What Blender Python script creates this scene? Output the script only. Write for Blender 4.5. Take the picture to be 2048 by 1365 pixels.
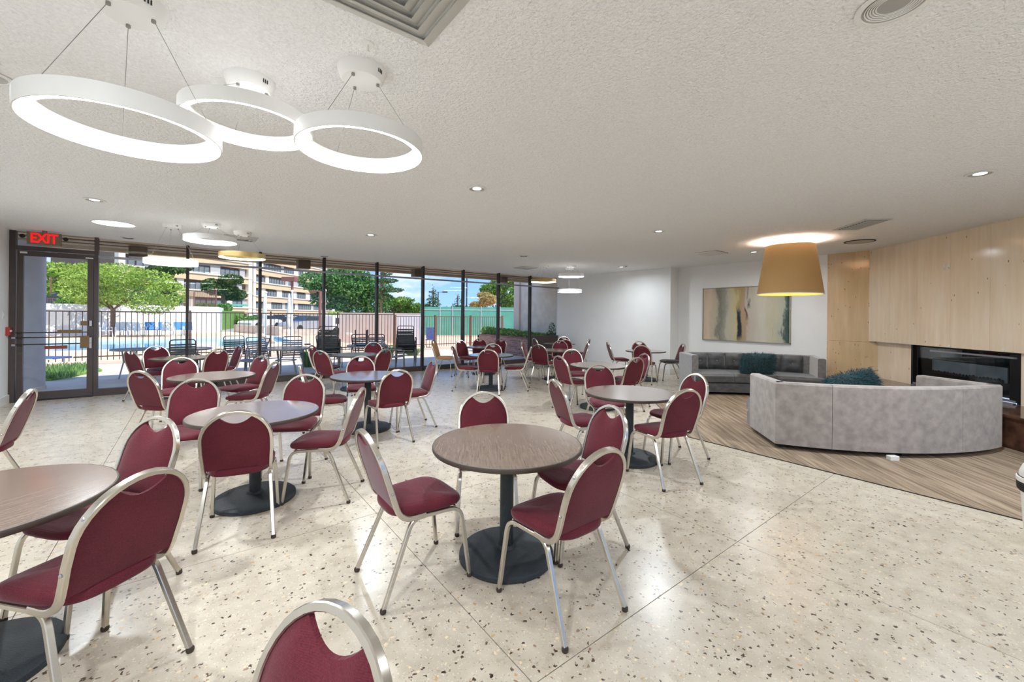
import bpy, bmesh, math, random
from mathutils import Vector, Matrix

# ------------------------------------------------------------------ reset
for o in list(bpy.data.objects):
    bpy.data.objects.remove(o, do_unlink=True)
SC = bpy.context.scene
COL = SC.collection
R = math.radians
rnd = random.Random(7)

# ------------------------------------------------------------------ camera
WA = R(37.5601335)
cam = bpy.data.cameras.new('camera')
cam.sensor_width = 36.0
cam.lens = 36.0 * 830.22 / 2048.0
cam.shift_y = -(682.5 - 633.4) / 2048.0
cam.clip_end = 600
cam_ob = bpy.data.objects.new('camera', cam)
COL.objects.link(cam_ob)
cam_ob.matrix_world = (Matrix.Translation((0, 0, 1.549)) @ Matrix.Rotation(-WA, 4, 'Z')
                       @ Matrix.Rotation(R(90), 4, 'X') @ Matrix.Rotation(0.0095, 4, 'Z'))
SC.camera = cam_ob

# ------------------------------------------------------------------ colour management
SC.view_settings.view_transform = 'Standard'
SC.view_settings.look = 'None'
SC.view_settings.exposure = 0.94
SC.view_settings.gamma = 1.0
SC.view_settings.use_curve_mapping = False

# ------------------------------------------------------------------ sky and sun
SKY = 0.78
world = bpy.data.worlds.new('sky')
SC.world = world
world.use_nodes = True
wn, wl = world.node_tree.nodes, world.node_tree.links
wn.clear()
w_out = wn.new('ShaderNodeOutputWorld')
w_bg = wn.new('ShaderNodeBackground')
w_bg.inputs['Strength'].default_value = SKY
w_tc = wn.new('ShaderNodeTexCoord')
w_sep = wn.new('ShaderNodeSeparateXYZ')
wl.new(w_tc.outputs['Generated'], w_sep.inputs[0])
w_grad = wn.new('ShaderNodeValToRGB')
w_grad.color_ramp.elements[0].position = 0.0
w_grad.color_ramp.elements[0].color = (0.36, 0.60, 1.0, 1)
w_grad.color_ramp.elements[1].position = 0.25
w_grad.color_ramp.elements[1].color = (0.13, 0.33, 0.88, 1)
wl.new(w_sep.outputs['Z'], w_grad.inputs[0])
w_map = wn.new('ShaderNodeMapping')
w_map.inputs['Scale'].default_value = (5.0, 5.0, 11.0)
wl.new(w_tc.outputs['Generated'], w_map.inputs[0])
w_noise = wn.new('ShaderNodeTexNoise')
w_noise.inputs['Scale'].default_value = 1.25
w_noise.inputs['Detail'].default_value = 6
wl.new(w_map.outputs[0], w_noise.inputs[0])
w_cl = wn.new('ShaderNodeValToRGB')
w_cl.color_ramp.elements[0].position = 0.50
w_cl.color_ramp.elements[0].color = (0, 0, 0, 1)
w_cl.color_ramp.elements[1].position = 0.66
w_cl.color_ramp.elements[1].color = (1, 1, 1, 1)
wl.new(w_noise.outputs['Fac'], w_cl.inputs[0])
w_mix = wn.new('ShaderNodeMixRGB')
w_mix.inputs[2].default_value = (0.85, 0.87, 0.9, 1)
wl.new(w_cl.outputs[0], w_mix.inputs[0])
wl.new(w_grad.outputs[0], w_mix.inputs[1])
wl.new(w_mix.outputs[0], w_bg.inputs['Color'])
wl.new(w_bg.outputs[0], w_out.inputs[0])

sun = bpy.data.lights.new('sun', 'SUN')
sun.energy = 3.3
sun.color = (1.0, 0.96, 0.9)
sun.angle = R(0.6)
sun_ob = bpy.data.objects.new('sun', sun)
COL.objects.link(sun_ob)
sun_ob.location = (0, -20, 40)
sun_ob.rotation_euler = Vector((-0.34, 0.58, -1.0)).to_track_quat('-Z', 'Y').to_euler()

CAN_POWER = 31.0      # each recessed can lamp
RING_GLOW = 13.0       # lit underside of the ring pendants

# ------------------------------------------------------------------ node material helpers
def srgb(r, g, b):
    f = lambda c: (c / 255 / 12.92) if c / 255 <= 0.04045 else ((c / 255 + 0.055) / 1.055) ** 2.4
    return (f(r), f(g), f(b), 1.0)

MATS = {}
def mat(name, col, rough=0.6, metal=0.0, spec=0.5, var=0.0, vscale=8.0, stretch=(1, 1, 1), bump=0.0, bscale=60.0,
        emit=None, estr=0.0, sheen=0.0, coat=0.0, col2=None, detail=4.0, rvar=0.0):
    """principled material with procedural colour variation and bump"""
    m = bpy.data.materials.new(name)
    m.use_nodes = True
    n, l = m.node_tree.nodes, m.node_tree.links
    p = n['Principled BSDF']
    p.inputs['Roughness'].default_value = rough
    p.inputs['Metallic'].default_value = metal
    p.inputs['Specular IOR Level'].default_value = spec
    p.inputs['Base Color'].default_value = col
    if sheen:
        p.inputs['Sheen Weight'].default_value = sheen
        p.inputs['Sheen Roughness'].default_value = 0.4
    if coat:
        p.inputs['Coat Weight'].default_value = coat
        p.inputs['Coat Roughness'].default_value = 0.08
    if emit is not None:
        p.inputs['Emission Color'].default_value = emit
        p.inputs['Emission Strength'].default_value = estr
    tc = n.new('ShaderNodeTexCoord')
    mp = n.new('ShaderNodeMapping')
    mp.inputs['Scale'].default_value = stretch
    l.new(tc.outputs['Object'], mp.inputs[0])
    if var or col2:
        nz = n.new('ShaderNodeTexNoise')
        nz.inputs['Scale'].default_value = vscale
        nz.inputs['Detail'].default_value = detail
        l.new(mp.outputs[0], nz.inputs[0])
        rp = n.new('ShaderNodeValToRGB')
        c2 = col2 or tuple(min(1, c * (1 + var)) for c in col[:3]) + (1,)
        c1 = col if col2 else tuple(c * (1 - var) for c in col[:3]) + (1,)
        rp.color_ramp.elements[0].position = 0.32
        rp.color_ramp.elements[1].position = 0.68
        rp.color_ramp.elements[0].color = c1
        rp.color_ramp.elements[1].color = c2
        l.new(nz.outputs['Fac'], rp.inputs[0])
        l.new(rp.outputs[0], p.inputs['Base Color'])
        if rvar:
            mr = n.new('ShaderNodeMapRange')
            mr.inputs[3].default_value = rough - rvar
            mr.inputs[4].default_value = rough + rvar
            l.new(nz.outputs['Fac'], mr.inputs[0])
            l.new(mr.outputs[0], p.inputs['Roughness'])
    if bump:
        nb = n.new('ShaderNodeTexNoise')
        nb.inputs['Scale'].default_value = bscale
        nb.inputs['Detail'].default_value = 3
        l.new(mp.outputs[0], nb.inputs[0])
        b = n.new('ShaderNodeBump')
        b.inputs['Strength'].default_value = bump
        b.inputs['Distance'].default_value = 0.02
        l.new(nb.outputs['Fac'], b.inputs['Height'])
        l.new(b.outputs[0], p.inputs['Normal'])
    MATS[name] = m
    return m

def terrazzo():
    m = bpy.data.materials.new('terrazzo'); m.use_nodes = True
    n, l = m.node_tree.nodes, m.node_tree.links
    p = n['Principled BSDF']
    geo = n.new('ShaderNodeNewGeometry')
    # wobble the lookup so that the chips are irregular
    nz = n.new('ShaderNodeTexNoise'); nz.inputs['Scale'].default_value = 48; nz.inputs['Detail'].default_value = 3
    l.new(geo.outputs['Position'], nz.inputs[0])
    sc = n.new('ShaderNodeVectorMath'); sc.operation = 'SCALE'; sc.inputs[3].default_value = 0.034
    l.new(nz.outputs['Color'], sc.inputs[0])
    ad = n.new('ShaderNodeVectorMath'); ad.operation = 'ADD'
    l.new(geo.outputs['Position'], ad.inputs[0]); l.new(sc.outputs[0], ad.inputs[1])
    # soft mottling of the binder
    mo = n.new('ShaderNodeTexNoise'); mo.inputs['Scale'].default_value = 9; mo.inputs['Detail'].default_value = 6
    l.new(geo.outputs['Position'], mo.inputs[0])
    base = n.new('ShaderNodeValToRGB')
    base.color_ramp.elements[0].position = 0.3; base.color_ramp.elements[0].color = srgb(184, 172, 154)
    base.color_ramp.elements[1].position = 0.7; base.color_ramp.elements[1].color = srgb(205, 194, 177)
    l.new(mo.outputs['Fac'], base.inputs[0])
    prev = base.outputs[0]
    for scale, thr, rad, cols in ((21, 0.68, 0.34, [(0, srgb(62, 46, 38)), (0.45, srgb(98, 78, 64)), (0.6, srgb(196, 160, 112)), (1, srgb(120, 104, 92))]),
                                  (52, 0.70, 0.34, [(0, srgb(84, 66, 55)), (0.5, srgb(150, 126, 104)), (0.7, srgb(226, 205, 172)), (1, srgb(108, 90, 78))]),
                                  (120, 0.55, 0.40, [(0, srgb(214, 205, 190)), (0.6, srgb(172, 157, 139)), (0.92, srgb(140, 124, 110))])):
        v = n.new('ShaderNodeTexVoronoi'); v.inputs['Scale'].default_value = scale
        l.new(ad.outputs[0], v.inputs['Vector'])
        sp = n.new('ShaderNodeSeparateColor'); l.new(v.outputs['Color'], sp.inputs[0])
        g = n.new('ShaderNodeMath'); g.operation = 'GREATER_THAN'; g.inputs[1].default_value = thr
        l.new(sp.outputs[0], g.inputs[0])
        rr = n.new('ShaderNodeMath'); rr.operation = 'MULTIPLY'; rr.inputs[1].default_value = rad * 1.3
        l.new(sp.outputs[2], rr.inputs[0])
        lt = n.new('ShaderNodeMath'); lt.operation = 'LESS_THAN'
        l.new(v.outputs['Distance'], lt.inputs[0]); l.new(rr.outputs[0], lt.inputs[1])
        mk = n.new('ShaderNodeMath'); mk.operation = 'MULTIPLY'
        l.new(g.outputs[0], mk.inputs[0]); l.new(lt.outputs[0], mk.inputs[1])
        cr = n.new('ShaderNodeValToRGB'); cr.color_ramp.interpolation = 'CONSTANT'
        while len(cr.color_ramp.elements) < len(cols): cr.color_ramp.elements.new(0.5)
        for e, (pos, c) in zip(cr.color_ramp.elements, cols): e.position = pos; e.color = c
        l.new(sp.outputs[1], cr.inputs[0])
        mx = n.new('ShaderNodeMixRGB')
        l.new(mk.outputs[0], mx.inputs[0]); l.new(prev, mx.inputs[1]); l.new(cr.outputs[0], mx.inputs[2])
        prev = mx.outputs[0]
    l.new(prev, p.inputs['Base Color'])
    rg = n.new('ShaderNodeMapRange'); rg.inputs[3].default_value = 0.24; rg.inputs[4].default_value = 0.33
    l.new(mo.outputs['Fac'], rg.inputs[0]); l.new(rg.outputs[0], p.inputs['Roughness'])
    p.inputs['Specular IOR Level'].default_value = 0.5
    MATS['terrazzo'] = m

def carpet():
    m = bpy.data.materials.new('carpet'); m.use_nodes = True
    n, l = m.node_tree.nodes, m.node_tree.links
    p = n['Principled BSDF']; p.inputs['Roughness'].default_value = 0.95
    p.inputs['Specular IOR Level'].default_value = 0.1
    geo = n.new('ShaderNodeNewGeometry')
    mp = n.new('ShaderNodeMapping'); mp.inputs['Rotation'].default_value = (0, 0, R(-45)); mp.inputs['Scale'].default_value = (1, 1, 1)
    l.new(geo.outputs['Position'], mp.inputs[0])
    st = n.new('ShaderNodeMapping'); st.inputs['Scale'].default_value = (1.1, 22, 1)
    l.new(mp.outputs[0], st.inputs[0])
    nz = n.new('ShaderNodeTexNoise'); nz.inputs['Scale'].default_value = 1.0; nz.inputs['Detail'].default_value = 5; nz.inputs['Roughness'].default_value = 0.65
    l.new(st.outputs[0], nz.inputs[0])
    cr = n.new('ShaderNodeValToRGB')
    cr.color_ramp.elements[0].position = 0.36; cr.color_ramp.elements[0].color = srgb(116, 101, 86)
    cr.color_ramp.elements[1].position = 0.62; cr.color_ramp.elements[1].color = srgb(168, 149, 128)
    e = cr.color_ramp.elements.new(0.48); e.color = srgb(142, 124, 105)
    l.new(nz.outputs['Fac'], cr.inputs[0])
    fb = n.new('ShaderNodeTexNoise'); fb.inputs['Scale'].default_value = 260
    l.new(geo.outputs['Position'], fb.inputs[0])
    mx = n.new('ShaderNodeMixRGB'); mx.blend_type = 'OVERLAY'; mx.inputs[0].default_value = 0.5
    l.new(cr.outputs[0], mx.inputs[1]); l.new(fb.outputs['Fac'], mx.inputs[2])
    l.new(mx.outputs[0], p.inputs['Base Color'])
    b = n.new('ShaderNodeBump'); b.inputs['Strength'].default_value = 0.5; b.inputs['Distance'].default_value = 0.004
    l.new(fb.outputs['Fac'], b.inputs['Height']); l.new(b.outputs[0], p.inputs['Normal'])
    MATS['carpet'] = m

def travertine(name, ca, cb):
    m = bpy.data.materials.new(name); m.use_nodes = True
    n, l = m.node_tree.nodes, m.node_tree.links
    p = n['Principled BSDF']; p.inputs['Roughness'].default_value = 0.14
    geo = n.new('ShaderNodeNewGeometry')
    st = n.new('ShaderNodeMapping'); st.inputs['Scale'].default_value = (4.5, 4.5, 0.4)
    l.new(geo.outputs['Position'], st.inputs[0])
    nz = n.new('ShaderNodeTexNoise'); nz.inputs['Scale'].default_value = 2.2; nz.inputs['Detail'].default_value = 8; nz.inputs['Roughness'].default_value = 0.62
    l.new(st.outputs[0], nz.inputs[0])
    cr = n.new('ShaderNodeValToRGB')
    cr.color_ramp.elements[0].position = 0.3; cr.color_ramp.elements[0].color = ca
    cr.color_ramp.elements[1].position = 0.72; cr.color_ramp.elements[1].color = cb
    l.new(nz.outputs['Fac'], cr.inputs[0])
    # small pits, stretched along the bedding
    s2 = n.new('ShaderNodeMapping'); s2.inputs['Scale'].default_value = (30, 30, 9)
    l.new(geo.outputs['Position'], s2.inputs[0])
    v = n.new('ShaderNodeTexVoronoi'); v.inputs['Scale'].default_value = 1.0
    l.new(s2.outputs[0], v.inputs['Vector'])
    sp = n.new('ShaderNodeSeparateColor'); l.new(v.outputs['Color'], sp.inputs[0])
    g = n.new('ShaderNodeMath'); g.operation = 'GREATER_THAN'; g.inputs[1].default_value = 0.93; l.new(sp.outputs[0], g.inputs[0])
    lt = n.new('ShaderNodeMath'); lt.operation = 'LESS_THAN'; lt.inputs[1].default_value = 0.16; l.new(v.outputs['Distance'], lt.inputs[0])
    gr = n.new('ShaderNodeMath'); gr.operation = 'MULTIPLY'; l.new(g.outputs[0], gr.inputs[0]); l.new(lt.outputs[0], gr.inputs[1])
    mx = n.new('ShaderNodeMixRGB'); mx.inputs[2].default_value = srgb(120, 84, 50)
    l.new(gr.outputs[0], mx.inputs[0]); l.new(cr.outputs[0], mx.inputs[1])
    l.new(mx.outputs[0], p.inputs['Base Color'])
    MATS[name] = m

def wood_laminate():
    m = bpy.data.materials.new('laminate'); m.use_nodes = True
    n, l = m.node_tree.nodes, m.node_tree.links
    p = n['Principled BSDF']; p.inputs['Roughness'].default_value = 0.2
    p.inputs['Specular IOR Level'].default_value = 0.85
    p.inputs['Coat Weight'].default_value = 0.6; p.inputs['Coat Roughness'].default_value = 0.12
    tc = n.new('ShaderNodeTexCoord')
    st = n.new('ShaderNodeMapping'); st.inputs['Scale'].default_value = (4, 80, 4)
    l.new(tc.outputs['Object'], st.inputs[0])
    nz = n.new('ShaderNodeTexNoise'); nz.inputs['Scale'].default_value = 1.4; nz.inputs['Detail'].default_value = 7; nz.inputs['Distortion'].default_value = 0.6
    l.new(st.outputs[0], nz.inputs[0])
    cr = n.new('ShaderNodeValToRGB')
    cr.color_ramp.elements[0].position = 0.3; cr.color_ramp.elements[0].color = srgb(112, 92, 80)
    cr.color_ramp.elements[1].position = 0.7; cr.color_ramp.elements[1].color = srgb(140, 119, 105)
    l.new(nz.outputs['Fac'], cr.inputs[0]); l.new(cr.outputs[0], p.inputs['Base Color'])
    MATS['laminate'] = m

def painting():
    """loose abstract of vertical washes on canvas; x runs 0..1, z 0..1 across the canvas"""
    m = bpy.data.materials.new('canvas_paint'); m.use_nodes = True
    n, l = m.node_tree.nodes, m.node_tree.links
    p = n['Principled BSDF']; p.inputs['Roughness'].default_value = 0.6
    tc = n.new('ShaderNodeTexCoord')
    st = n.new('ShaderNodeMapping'); st.inputs['Scale'].default_value = (7, 7, 2.2)
    l.new(tc.outputs['Generated'], st.inputs[0])
    nz = n.new('ShaderNodeTexNoise'); nz.inputs['Scale'].default_value = 1.0; nz.inputs['Detail'].default_value = 8; nz.inputs['Roughness'].default_value = 0.65
    l.new(st.outputs[0], nz.inputs[0])
    sp = n.new('ShaderNodeSeparateXYZ'); l.new(tc.outputs['Generated'], sp.inputs[0])
    def math_(op, a, b=None, c=None):
        q = n.new('ShaderNodeMath'); q.operation = op
        for i, v in enumerate((a, b, c)):
            if v is None: continue
            if isinstance(v, (int, float)): q.inputs[i].default_value = v
            else: l.new(v, q.inputs[i])
        return q.outputs[0]
    nn = math_('SUBTRACT', nz.outputs['Fac'], 0.5)
    X = math_('SUBTRACT', 1.0, sp.outputs['Y'])         # left to right as seen from the room
    Z = sp.outputs['Z']
    xx = math_('ADD', X, math_('MULTIPLY', nn, 0.26))
    cr = n.new('ShaderNodeValToRGB'); cr.color_ramp.interpolation = 'EASE'
    stops = [(0.0, (196, 176, 148)), (0.08, (206, 184, 160)), (0.15, (186, 172, 150)), (0.2, (128, 124, 112)), (0.27, (150, 146, 132)), (0.34, (186, 180, 164)),
             (0.4, (196, 184, 138)), (0.46, (172, 150, 104)), (0.52, (176, 148, 120)), (0.57, (190, 182, 166)), (0.72, (204, 198, 182)),
             (0.84, (192, 186, 160)), (0.92, (176, 178, 160)), (0.955, (70, 88, 82)), (1.0, (42, 52, 50))]
    while len(cr.color_ramp.elements) < len(stops): cr.color_ramp.elements.new(0.5)
    for e, (pos, c) in zip(cr.color_ramp.elements, stops): e.position = pos; e.color = srgb(*c)
    l.new(xx, cr.inputs[0])
    prev = cr.outputs[0]
    def stroke(cx, hw, z0, z1, c, amp=0.1):
        nonlocal prev
        d = math_('ABSOLUTE', math_('SUBTRACT', math_('ADD', X, math_('MULTIPLY', nn, amp)), cx))
        a = math_('SMOOTH_MIN', math_('MULTIPLY', math_('SUBTRACT', hw, d), 60), 1.0, 0.2)
        zz = math_('ADD', Z, math_('MULTIPLY', nn, 0.35))
        b = math_('MULTIPLY', math_('SUBTRACT', zz, z0), 9); e = math_('MULTIPLY', math_('SUBTRACT', z1, zz), 9)
        mk = math_('MINIMUM', math_('MINIMUM', a, b), e)
        q = n.new('ShaderNodeMath'); q.operation = 'ADD'; q.use_clamp = True; q.inputs[1].default_value = 0; l.new(mk, q.inputs[0])
        mx = n.new('ShaderNodeMixRGB'); mx.inputs[2].default_value = srgb(*c)
        l.new(q.outputs[0], mx.inputs[0]); l.new(prev, mx.inputs[1]); prev = mx.outputs[0]
    stroke(0.455, 0.034, 0.0, 0.66, (26, 32, 48))
    stroke(0.47, 0.012, 0.45, 0.7, (44, 92, 108), 0.16)
    stroke(0.54, 0.018, 0.36, 0.72, (84, 56, 56), 0.14)
    stroke(0.575, 0.016, 0.62, 0.82, (34, 44, 66), 0.1)
    stroke(0.555, 0.01, 0.8, 1.1, (60, 48, 44), 0.08)
    stroke(0.835, 0.006, 0.1, 0.3, (96, 80, 54), 0.06)
    l.new(prev, p.inputs['Base Color'])
    b = n.new('ShaderNodeBump'); b.inputs['Strength'].default_value = 0.25
    l.new(nz.outputs['Fac'], b.inputs['Height']); l.new(b.outputs[0], p.inputs['Normal'])
    MATS['canvas_paint'] = m

def glass(name, tint, refl=0.9):
    m = bpy.data.materials.new(name); m.use_nodes = True
    n, l = m.node_tree.nodes, m.node_tree.links
    n.clear()
    o = n.new('ShaderNodeOutputMaterial')
    t = n.new('ShaderNodeBsdfTransparent'); t.inputs[0].default_value = tint
    g = n.new('ShaderNodeBsdfGlossy'); g.inputs['Roughness'].default_value = 0.0
    f = n.new('ShaderNodeFresnel'); f.inputs['IOR'].default_value = 1.25
    k = n.new('ShaderNodeMath'); k.operation = 'MULTIPLY'; k.inputs[1].default_value = refl
    l.new(f.outputs[0], k.inputs[0])
    mx = n.new('ShaderNodeMixShader')
    l.new(k.outputs[0], mx.inputs[0]); l.new(t.outputs[0], mx.inputs[1]); l.new(g.outputs[0], mx.inputs[2])
    l.new(mx.outputs[0], o.inputs[0])
    MATS[name] = m

def foliage(name, c1, c2, c3):
    m = bpy.data.materials.new(name); m.use_nodes = True
    n, l = m.node_tree.nodes, m.node_tree.links
    p = n['Principled BSDF']; p.inputs['Roughness'].default_value = 0.65
    p.inputs['Specular IOR Level'].default_value = 0.2
    geo = n.new('ShaderNodeNewGeometry')
    cr = n.new('ShaderNodeValToRGB')
    cr.color_ramp.elements[0].position = 0.0; cr.color_ramp.elements[0].color = c1
    cr.color_ramp.elements[1].position = 1.0; cr.color_ramp.elements[1].color = c3
    e = cr.color_ramp.elements.new(0.5); e.color = c2
    l.new(geo.outputs['Random Per Island'], cr.inputs[0])
    l.new(cr.outputs[0], p.inputs['Base Color'])
    tr = n.new('ShaderNodeBsdfTranslucent'); l.new(cr.outputs[0], tr.inputs[0])
    mx = n.new('ShaderNodeMixShader'); mx.inputs[0].default_value = 0.35
    l.new(p.outputs[0], mx.inputs[1]); l.new(tr.outputs[0], mx.inputs[2])
    l.new(mx.outputs[0], n['Material Output'].inputs[0])
    MATS[name] = m

def fabric_weave(name, c1, c2, scale=900.0):
    m = bpy.data.materials.new(name); m.use_nodes = True
    n, l = m.node_tree.nodes, m.node_tree.links
    p = n['Principled BSDF']; p.inputs['Roughness'].default_value = 0.85
    p.inputs['Specular IOR Level'].default_value = 0.25
    p.inputs['Sheen Weight'].default_value = 0.25; p.inputs['Sheen Roughness'].default_value = 0.35
    tc = n.new('ShaderNodeTexCoord')
    nz = n.new('ShaderNodeTexNoise'); nz.inputs['Scale'].default_value = 240; nz.inputs['Detail'].default_value = 2
    l.new(tc.outputs['Object'], nz.inputs[0])
    lo = n.new('ShaderNodeTexNoise'); lo.inputs['Scale'].default_value = 5; lo.inputs['Detail'].default_value = 3
    l.new(tc.outputs['Object'], lo.inputs[0])
    av = n.new('ShaderNodeMath'); av.operation = 'ADD'; l.new(nz.outputs['Fac'], av.inputs[0])
    hf = n.new('ShaderNodeMath'); hf.operation = 'MULTIPLY'; hf.inputs[1].default_value = 0.5; l.new(lo.outputs['Fac'], hf.inputs[0])
    l.new(hf.outputs[0], av.inputs[1])
    cr = n.new('ShaderNodeValToRGB')
    cr.color_ramp.elements[0].position = 0.5; cr.color_ramp.elements[0].color = c1
    cr.color_ramp.elements[1].position = 1.0; cr.color_ramp.elements[1].color = c2
    l.new(av.outputs[0], cr.inputs[0]); l.new(cr.outputs[0], p.inputs['Base Color'])
    wv = n.new('ShaderNodeTexWave'); wv.bands_direction = 'Z'; wv.inputs['Scale'].default_value = 90; wv.inputs['Distortion'].default_value = 1.5
    l.new(tc.outputs['Object'], wv.inputs[0])
    b = n.new('ShaderNodeBump'); b.inputs['Strength'].default_value = 0.25; b.inputs['Distance'].default_value = 0.002
    l.new(wv.outputs['Fac'], b.inputs['Height']); l.new(b.outputs[0], p.inputs['Normal'])
    MATS[name] = m

terrazzo(); carpet(); wood_laminate(); painting()
travertine('travertine', srgb(228, 207, 178), srgb(240, 226, 204))
travertine('travertine_dark', srgb(204, 174, 132), srgb(222, 196, 158))
glass('glass', (0.95, 0.97, 0.96, 1))
glass('fire_glass', (0.85, 0.88, 0.9, 1), 1.5)
fabric_weave('burgundy', srgb(80, 25, 36), srgb(110, 42, 53))
fabric_weave('tan_cloth', srgb(168, 120, 74), srgb(196, 150, 100))
fabric_weave('charcoal_cloth', srgb(52, 50, 50), srgb(74, 70, 70))
mat('concrete_warm', srgb(230, 214, 192), 0.85, var=0.1, vscale=3, bump=0.3, bscale=40)
mat('wall_paint', srgb(236, 236, 235), 0.75, var=0.012, vscale=3)
mat('ceiling_paint', srgb(244, 244, 243), 0.9, var=0.05, vscale=70, bump=1.0, bscale=55)
mat('trim_white', srgb(226, 225, 221), 0.5, var=0.01, vscale=4)
mat('joint', srgb(96, 84, 74), 0.7, var=0.1)
mat('bronze', srgb(78, 68, 66), 0.45, 0.25, var=0.06, vscale=6)
mat('bronze_dark', srgb(44, 37, 33), 0.45, 0.2, var=0.06, vscale=6)
mat('alu', srgb(150, 152, 158), 0.35, 0.6, var=0.04, vscale=5)
mat('chrome', srgb(200, 194, 184), 0.26, 0.95, var=0.04, vscale=10)
mat('rubber', srgb(62, 50, 42), 0.8, var=0.15, vscale=20)
mat('cast_iron', srgb(46, 52, 56), 0.55, 0.2, var=0.15, vscale=14, bump=0.25, bscale=160)
mat('laminate_edge', srgb(70, 58, 50), 0.5, var=0.1)
mat('lamp_white', srgb(232, 231, 228), 0.5, var=0.01)
mat('lamp_gold', srgb(176, 152, 96), 0.45, 0.2, var=0.06)
mat('lit_diffuser', srgb(250, 250, 248), 0.5, emit=(0.97, 0.985, 1, 1), estr=RING_GLOW, var=0.01)
mat('lit_can', srgb(250, 250, 248), 0.5, emit=(1, 0.98, 0.94, 1), estr=2.2, var=0.01)
mat('can_baffle', srgb(176, 174, 170), 0.45, 0.3, var=0.05)
mat('can_dark', srgb(40, 38, 36), 0.6, var=0.08)
mat('vent_grey', srgb(196, 194, 188), 0.5, var=0.03)
mat('vent_dark', srgb(34, 33, 32), 0.7, var=0.1)
mat('cable', srgb(150, 148, 144), 0.4, 0.5, var=0.02)
mat('velvet', srgb(112, 110, 109), 0.6, var=0.2, vscale=16, bump=0.2, bscale=90, sheen=1.0, detail=8, stretch=(1, 1, 1.6))
mat('velvet_dark', srgb(76, 77, 79), 0.42, var=0.3, vscale=9, bump=0.2, bscale=90, sheen=0.5, detail=8, stretch=(1, 1, 1.6))
mat('velvet_light', srgb(156, 146, 140), 0.8, var=0.2, vscale=11, bump=0.15, bscale=200, sheen=0.5, detail=8)
mat('velvet_button', srgb(150, 146, 138), 0.4, var=0.1, sheen=0.8)
mat('sofa_leg', srgb(30, 26, 24), 0.5, var=0.1)
mat('teal_fur', srgb(14, 62, 70), 0.75, var=0.4, vscale=20, sheen=0.6)
mat('lamp_linen', srgb(158, 126, 82), 0.8, var=0.08, vscale=60, stretch=(1, 1, 6), bump=0.2, bscale=300, emit=srgb(190, 140, 76), estr=0.06)
mat('lamp_lining', srgb(240, 190, 90), 0.6, emit=srgb(255, 190, 70), estr=0.9, var=0.02)
mat('black_steel', srgb(20, 20, 22), 0.35, 0.3, var=0.1)
mat('black_gloss', srgb(8, 9, 12), 0.08, coat=0.6, var=0.1)
mat('fire_back', srgb(150, 158, 166), 0.3, var=0.3, vscale=3)
mat('coal', srgb(44, 42, 42), 0.8, var=0.4, vscale=30, bump=0.6, bscale=40)
mat('silver_bar', srgb(176, 178, 186), 0.25, 0.8, var=0.03)
mat('marble_brown', srgb(58, 38, 30), 0.12, col2=srgb(112, 78, 62), vscale=6, detail=10)
mat('frame_silver', srgb(176, 170, 158), 0.35, 0.6, var=0.06)
mat('plastic_white', srgb(226, 225, 220), 0.35, var=0.01)
mat('plastic_black', srgb(34, 32, 34), 0.4, var=0.05)
mat('sign_body', srgb(122, 108, 84), 0.3, var=0.05)
mat('sign_red', srgb(226, 10, 16), 0.5, emit=srgb(235, 6, 14), estr=0.7, var=0.01)
mat('alarm_red', srgb(170, 50, 44), 0.4, var=0.04)
mat('notice_red', srgb(140, 62, 44), 0.5, var=0.15, vscale=40)
mat('brass_box', srgb(122, 98, 66), 0.45, 0.4, var=0.08)
mat('soffit_tan', srgb(204, 178, 148), 0.6, var=0.06, vscale=5)
mat('soffit_brown', srgb(150, 124, 98), 0.6, var=0.06, vscale=5)
mat('fixture_brown', srgb(104, 84, 64), 0.5, var=0.05)
mat('concrete', srgb(206, 194, 178), 0.85, var=0.12, vscale=5, bump=0.3, bscale=40)
mat('concrete_pale', srgb(198, 194, 196), 0.85, var=0.06, vscale=4, bump=0.2, bscale=60)
mat('patio_slab', srgb(206, 190, 172), 0.8, var=0.07, vscale=2, bump=0.1, bscale=60)
mat('deck_peach', srgb(226, 190, 158), 0.8, var=0.05, vscale=2)
mat('pool_water', srgb(60, 170, 205), 0.08, var=0.12, vscale=2.5, bump=0.2, bscale=3)
mat('pool_tile', srgb(44, 140, 172), 0.3, var=0.1, vscale=10)
mat('coping', srgb(232, 224, 214), 0.7, var=0.04)
mat('fence_brown', srgb(72, 54, 46), 0.55, 0.2, var=0.08)
mat('fence_rust', srgb(122, 82, 62), 0.6, 0.1, var=0.1)
mat('white_masonry', srgb(236, 236, 234), 0.8, var=0.03, vscale=3, bump=0.1, bscale=30)
mat('grey_siding', srgb(160, 160, 162), 0.8, var=0.05)
mat('stucco_pink', srgb(222, 200, 182), 0.85, var=0.05, vscale=2)
mat('lawn', srgb(92, 132, 54), 0.9, col2=srgb(134, 170, 76), vscale=9, bump=0.6, bscale=60)
mat('bark', srgb(120, 96, 78), 0.9, var=0.25, vscale=12, bump=0.6, bscale=30)
mat('asphalt', srgb(150, 146, 142), 0.9, var=0.08, vscale=3)
mat('brick', srgb(176, 128, 112), 0.85, var=0.16, vscale=5, bump=0.3, bscale=60)
mat('brick_dark', srgb(142, 104, 96), 0.85, var=0.16, vscale=5, bump=0.3, bscale=60)
mat('mortar', srgb(222, 212, 202), 0.9, var=0.06)
mat('soil', srgb(84, 66, 50), 0.95, var=0.2, vscale=12, bump=0.6, bscale=30)
mat('sling_dark', srgb(96, 96, 102), 0.7, var=0.08, vscale=30)
mat('sling_grey', srgb(164, 164, 168), 0.7, var=0.08, vscale=30)
mat('patio_metal', srgb(164, 164, 168), 0.4, 0.4, var=0.05)
mat('patio_dark', srgb(84, 78, 76), 0.45, 0.4, var=0.06)
mat('patio_glass', srgb(150, 158, 164), 0.12, var=0.05)
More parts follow.
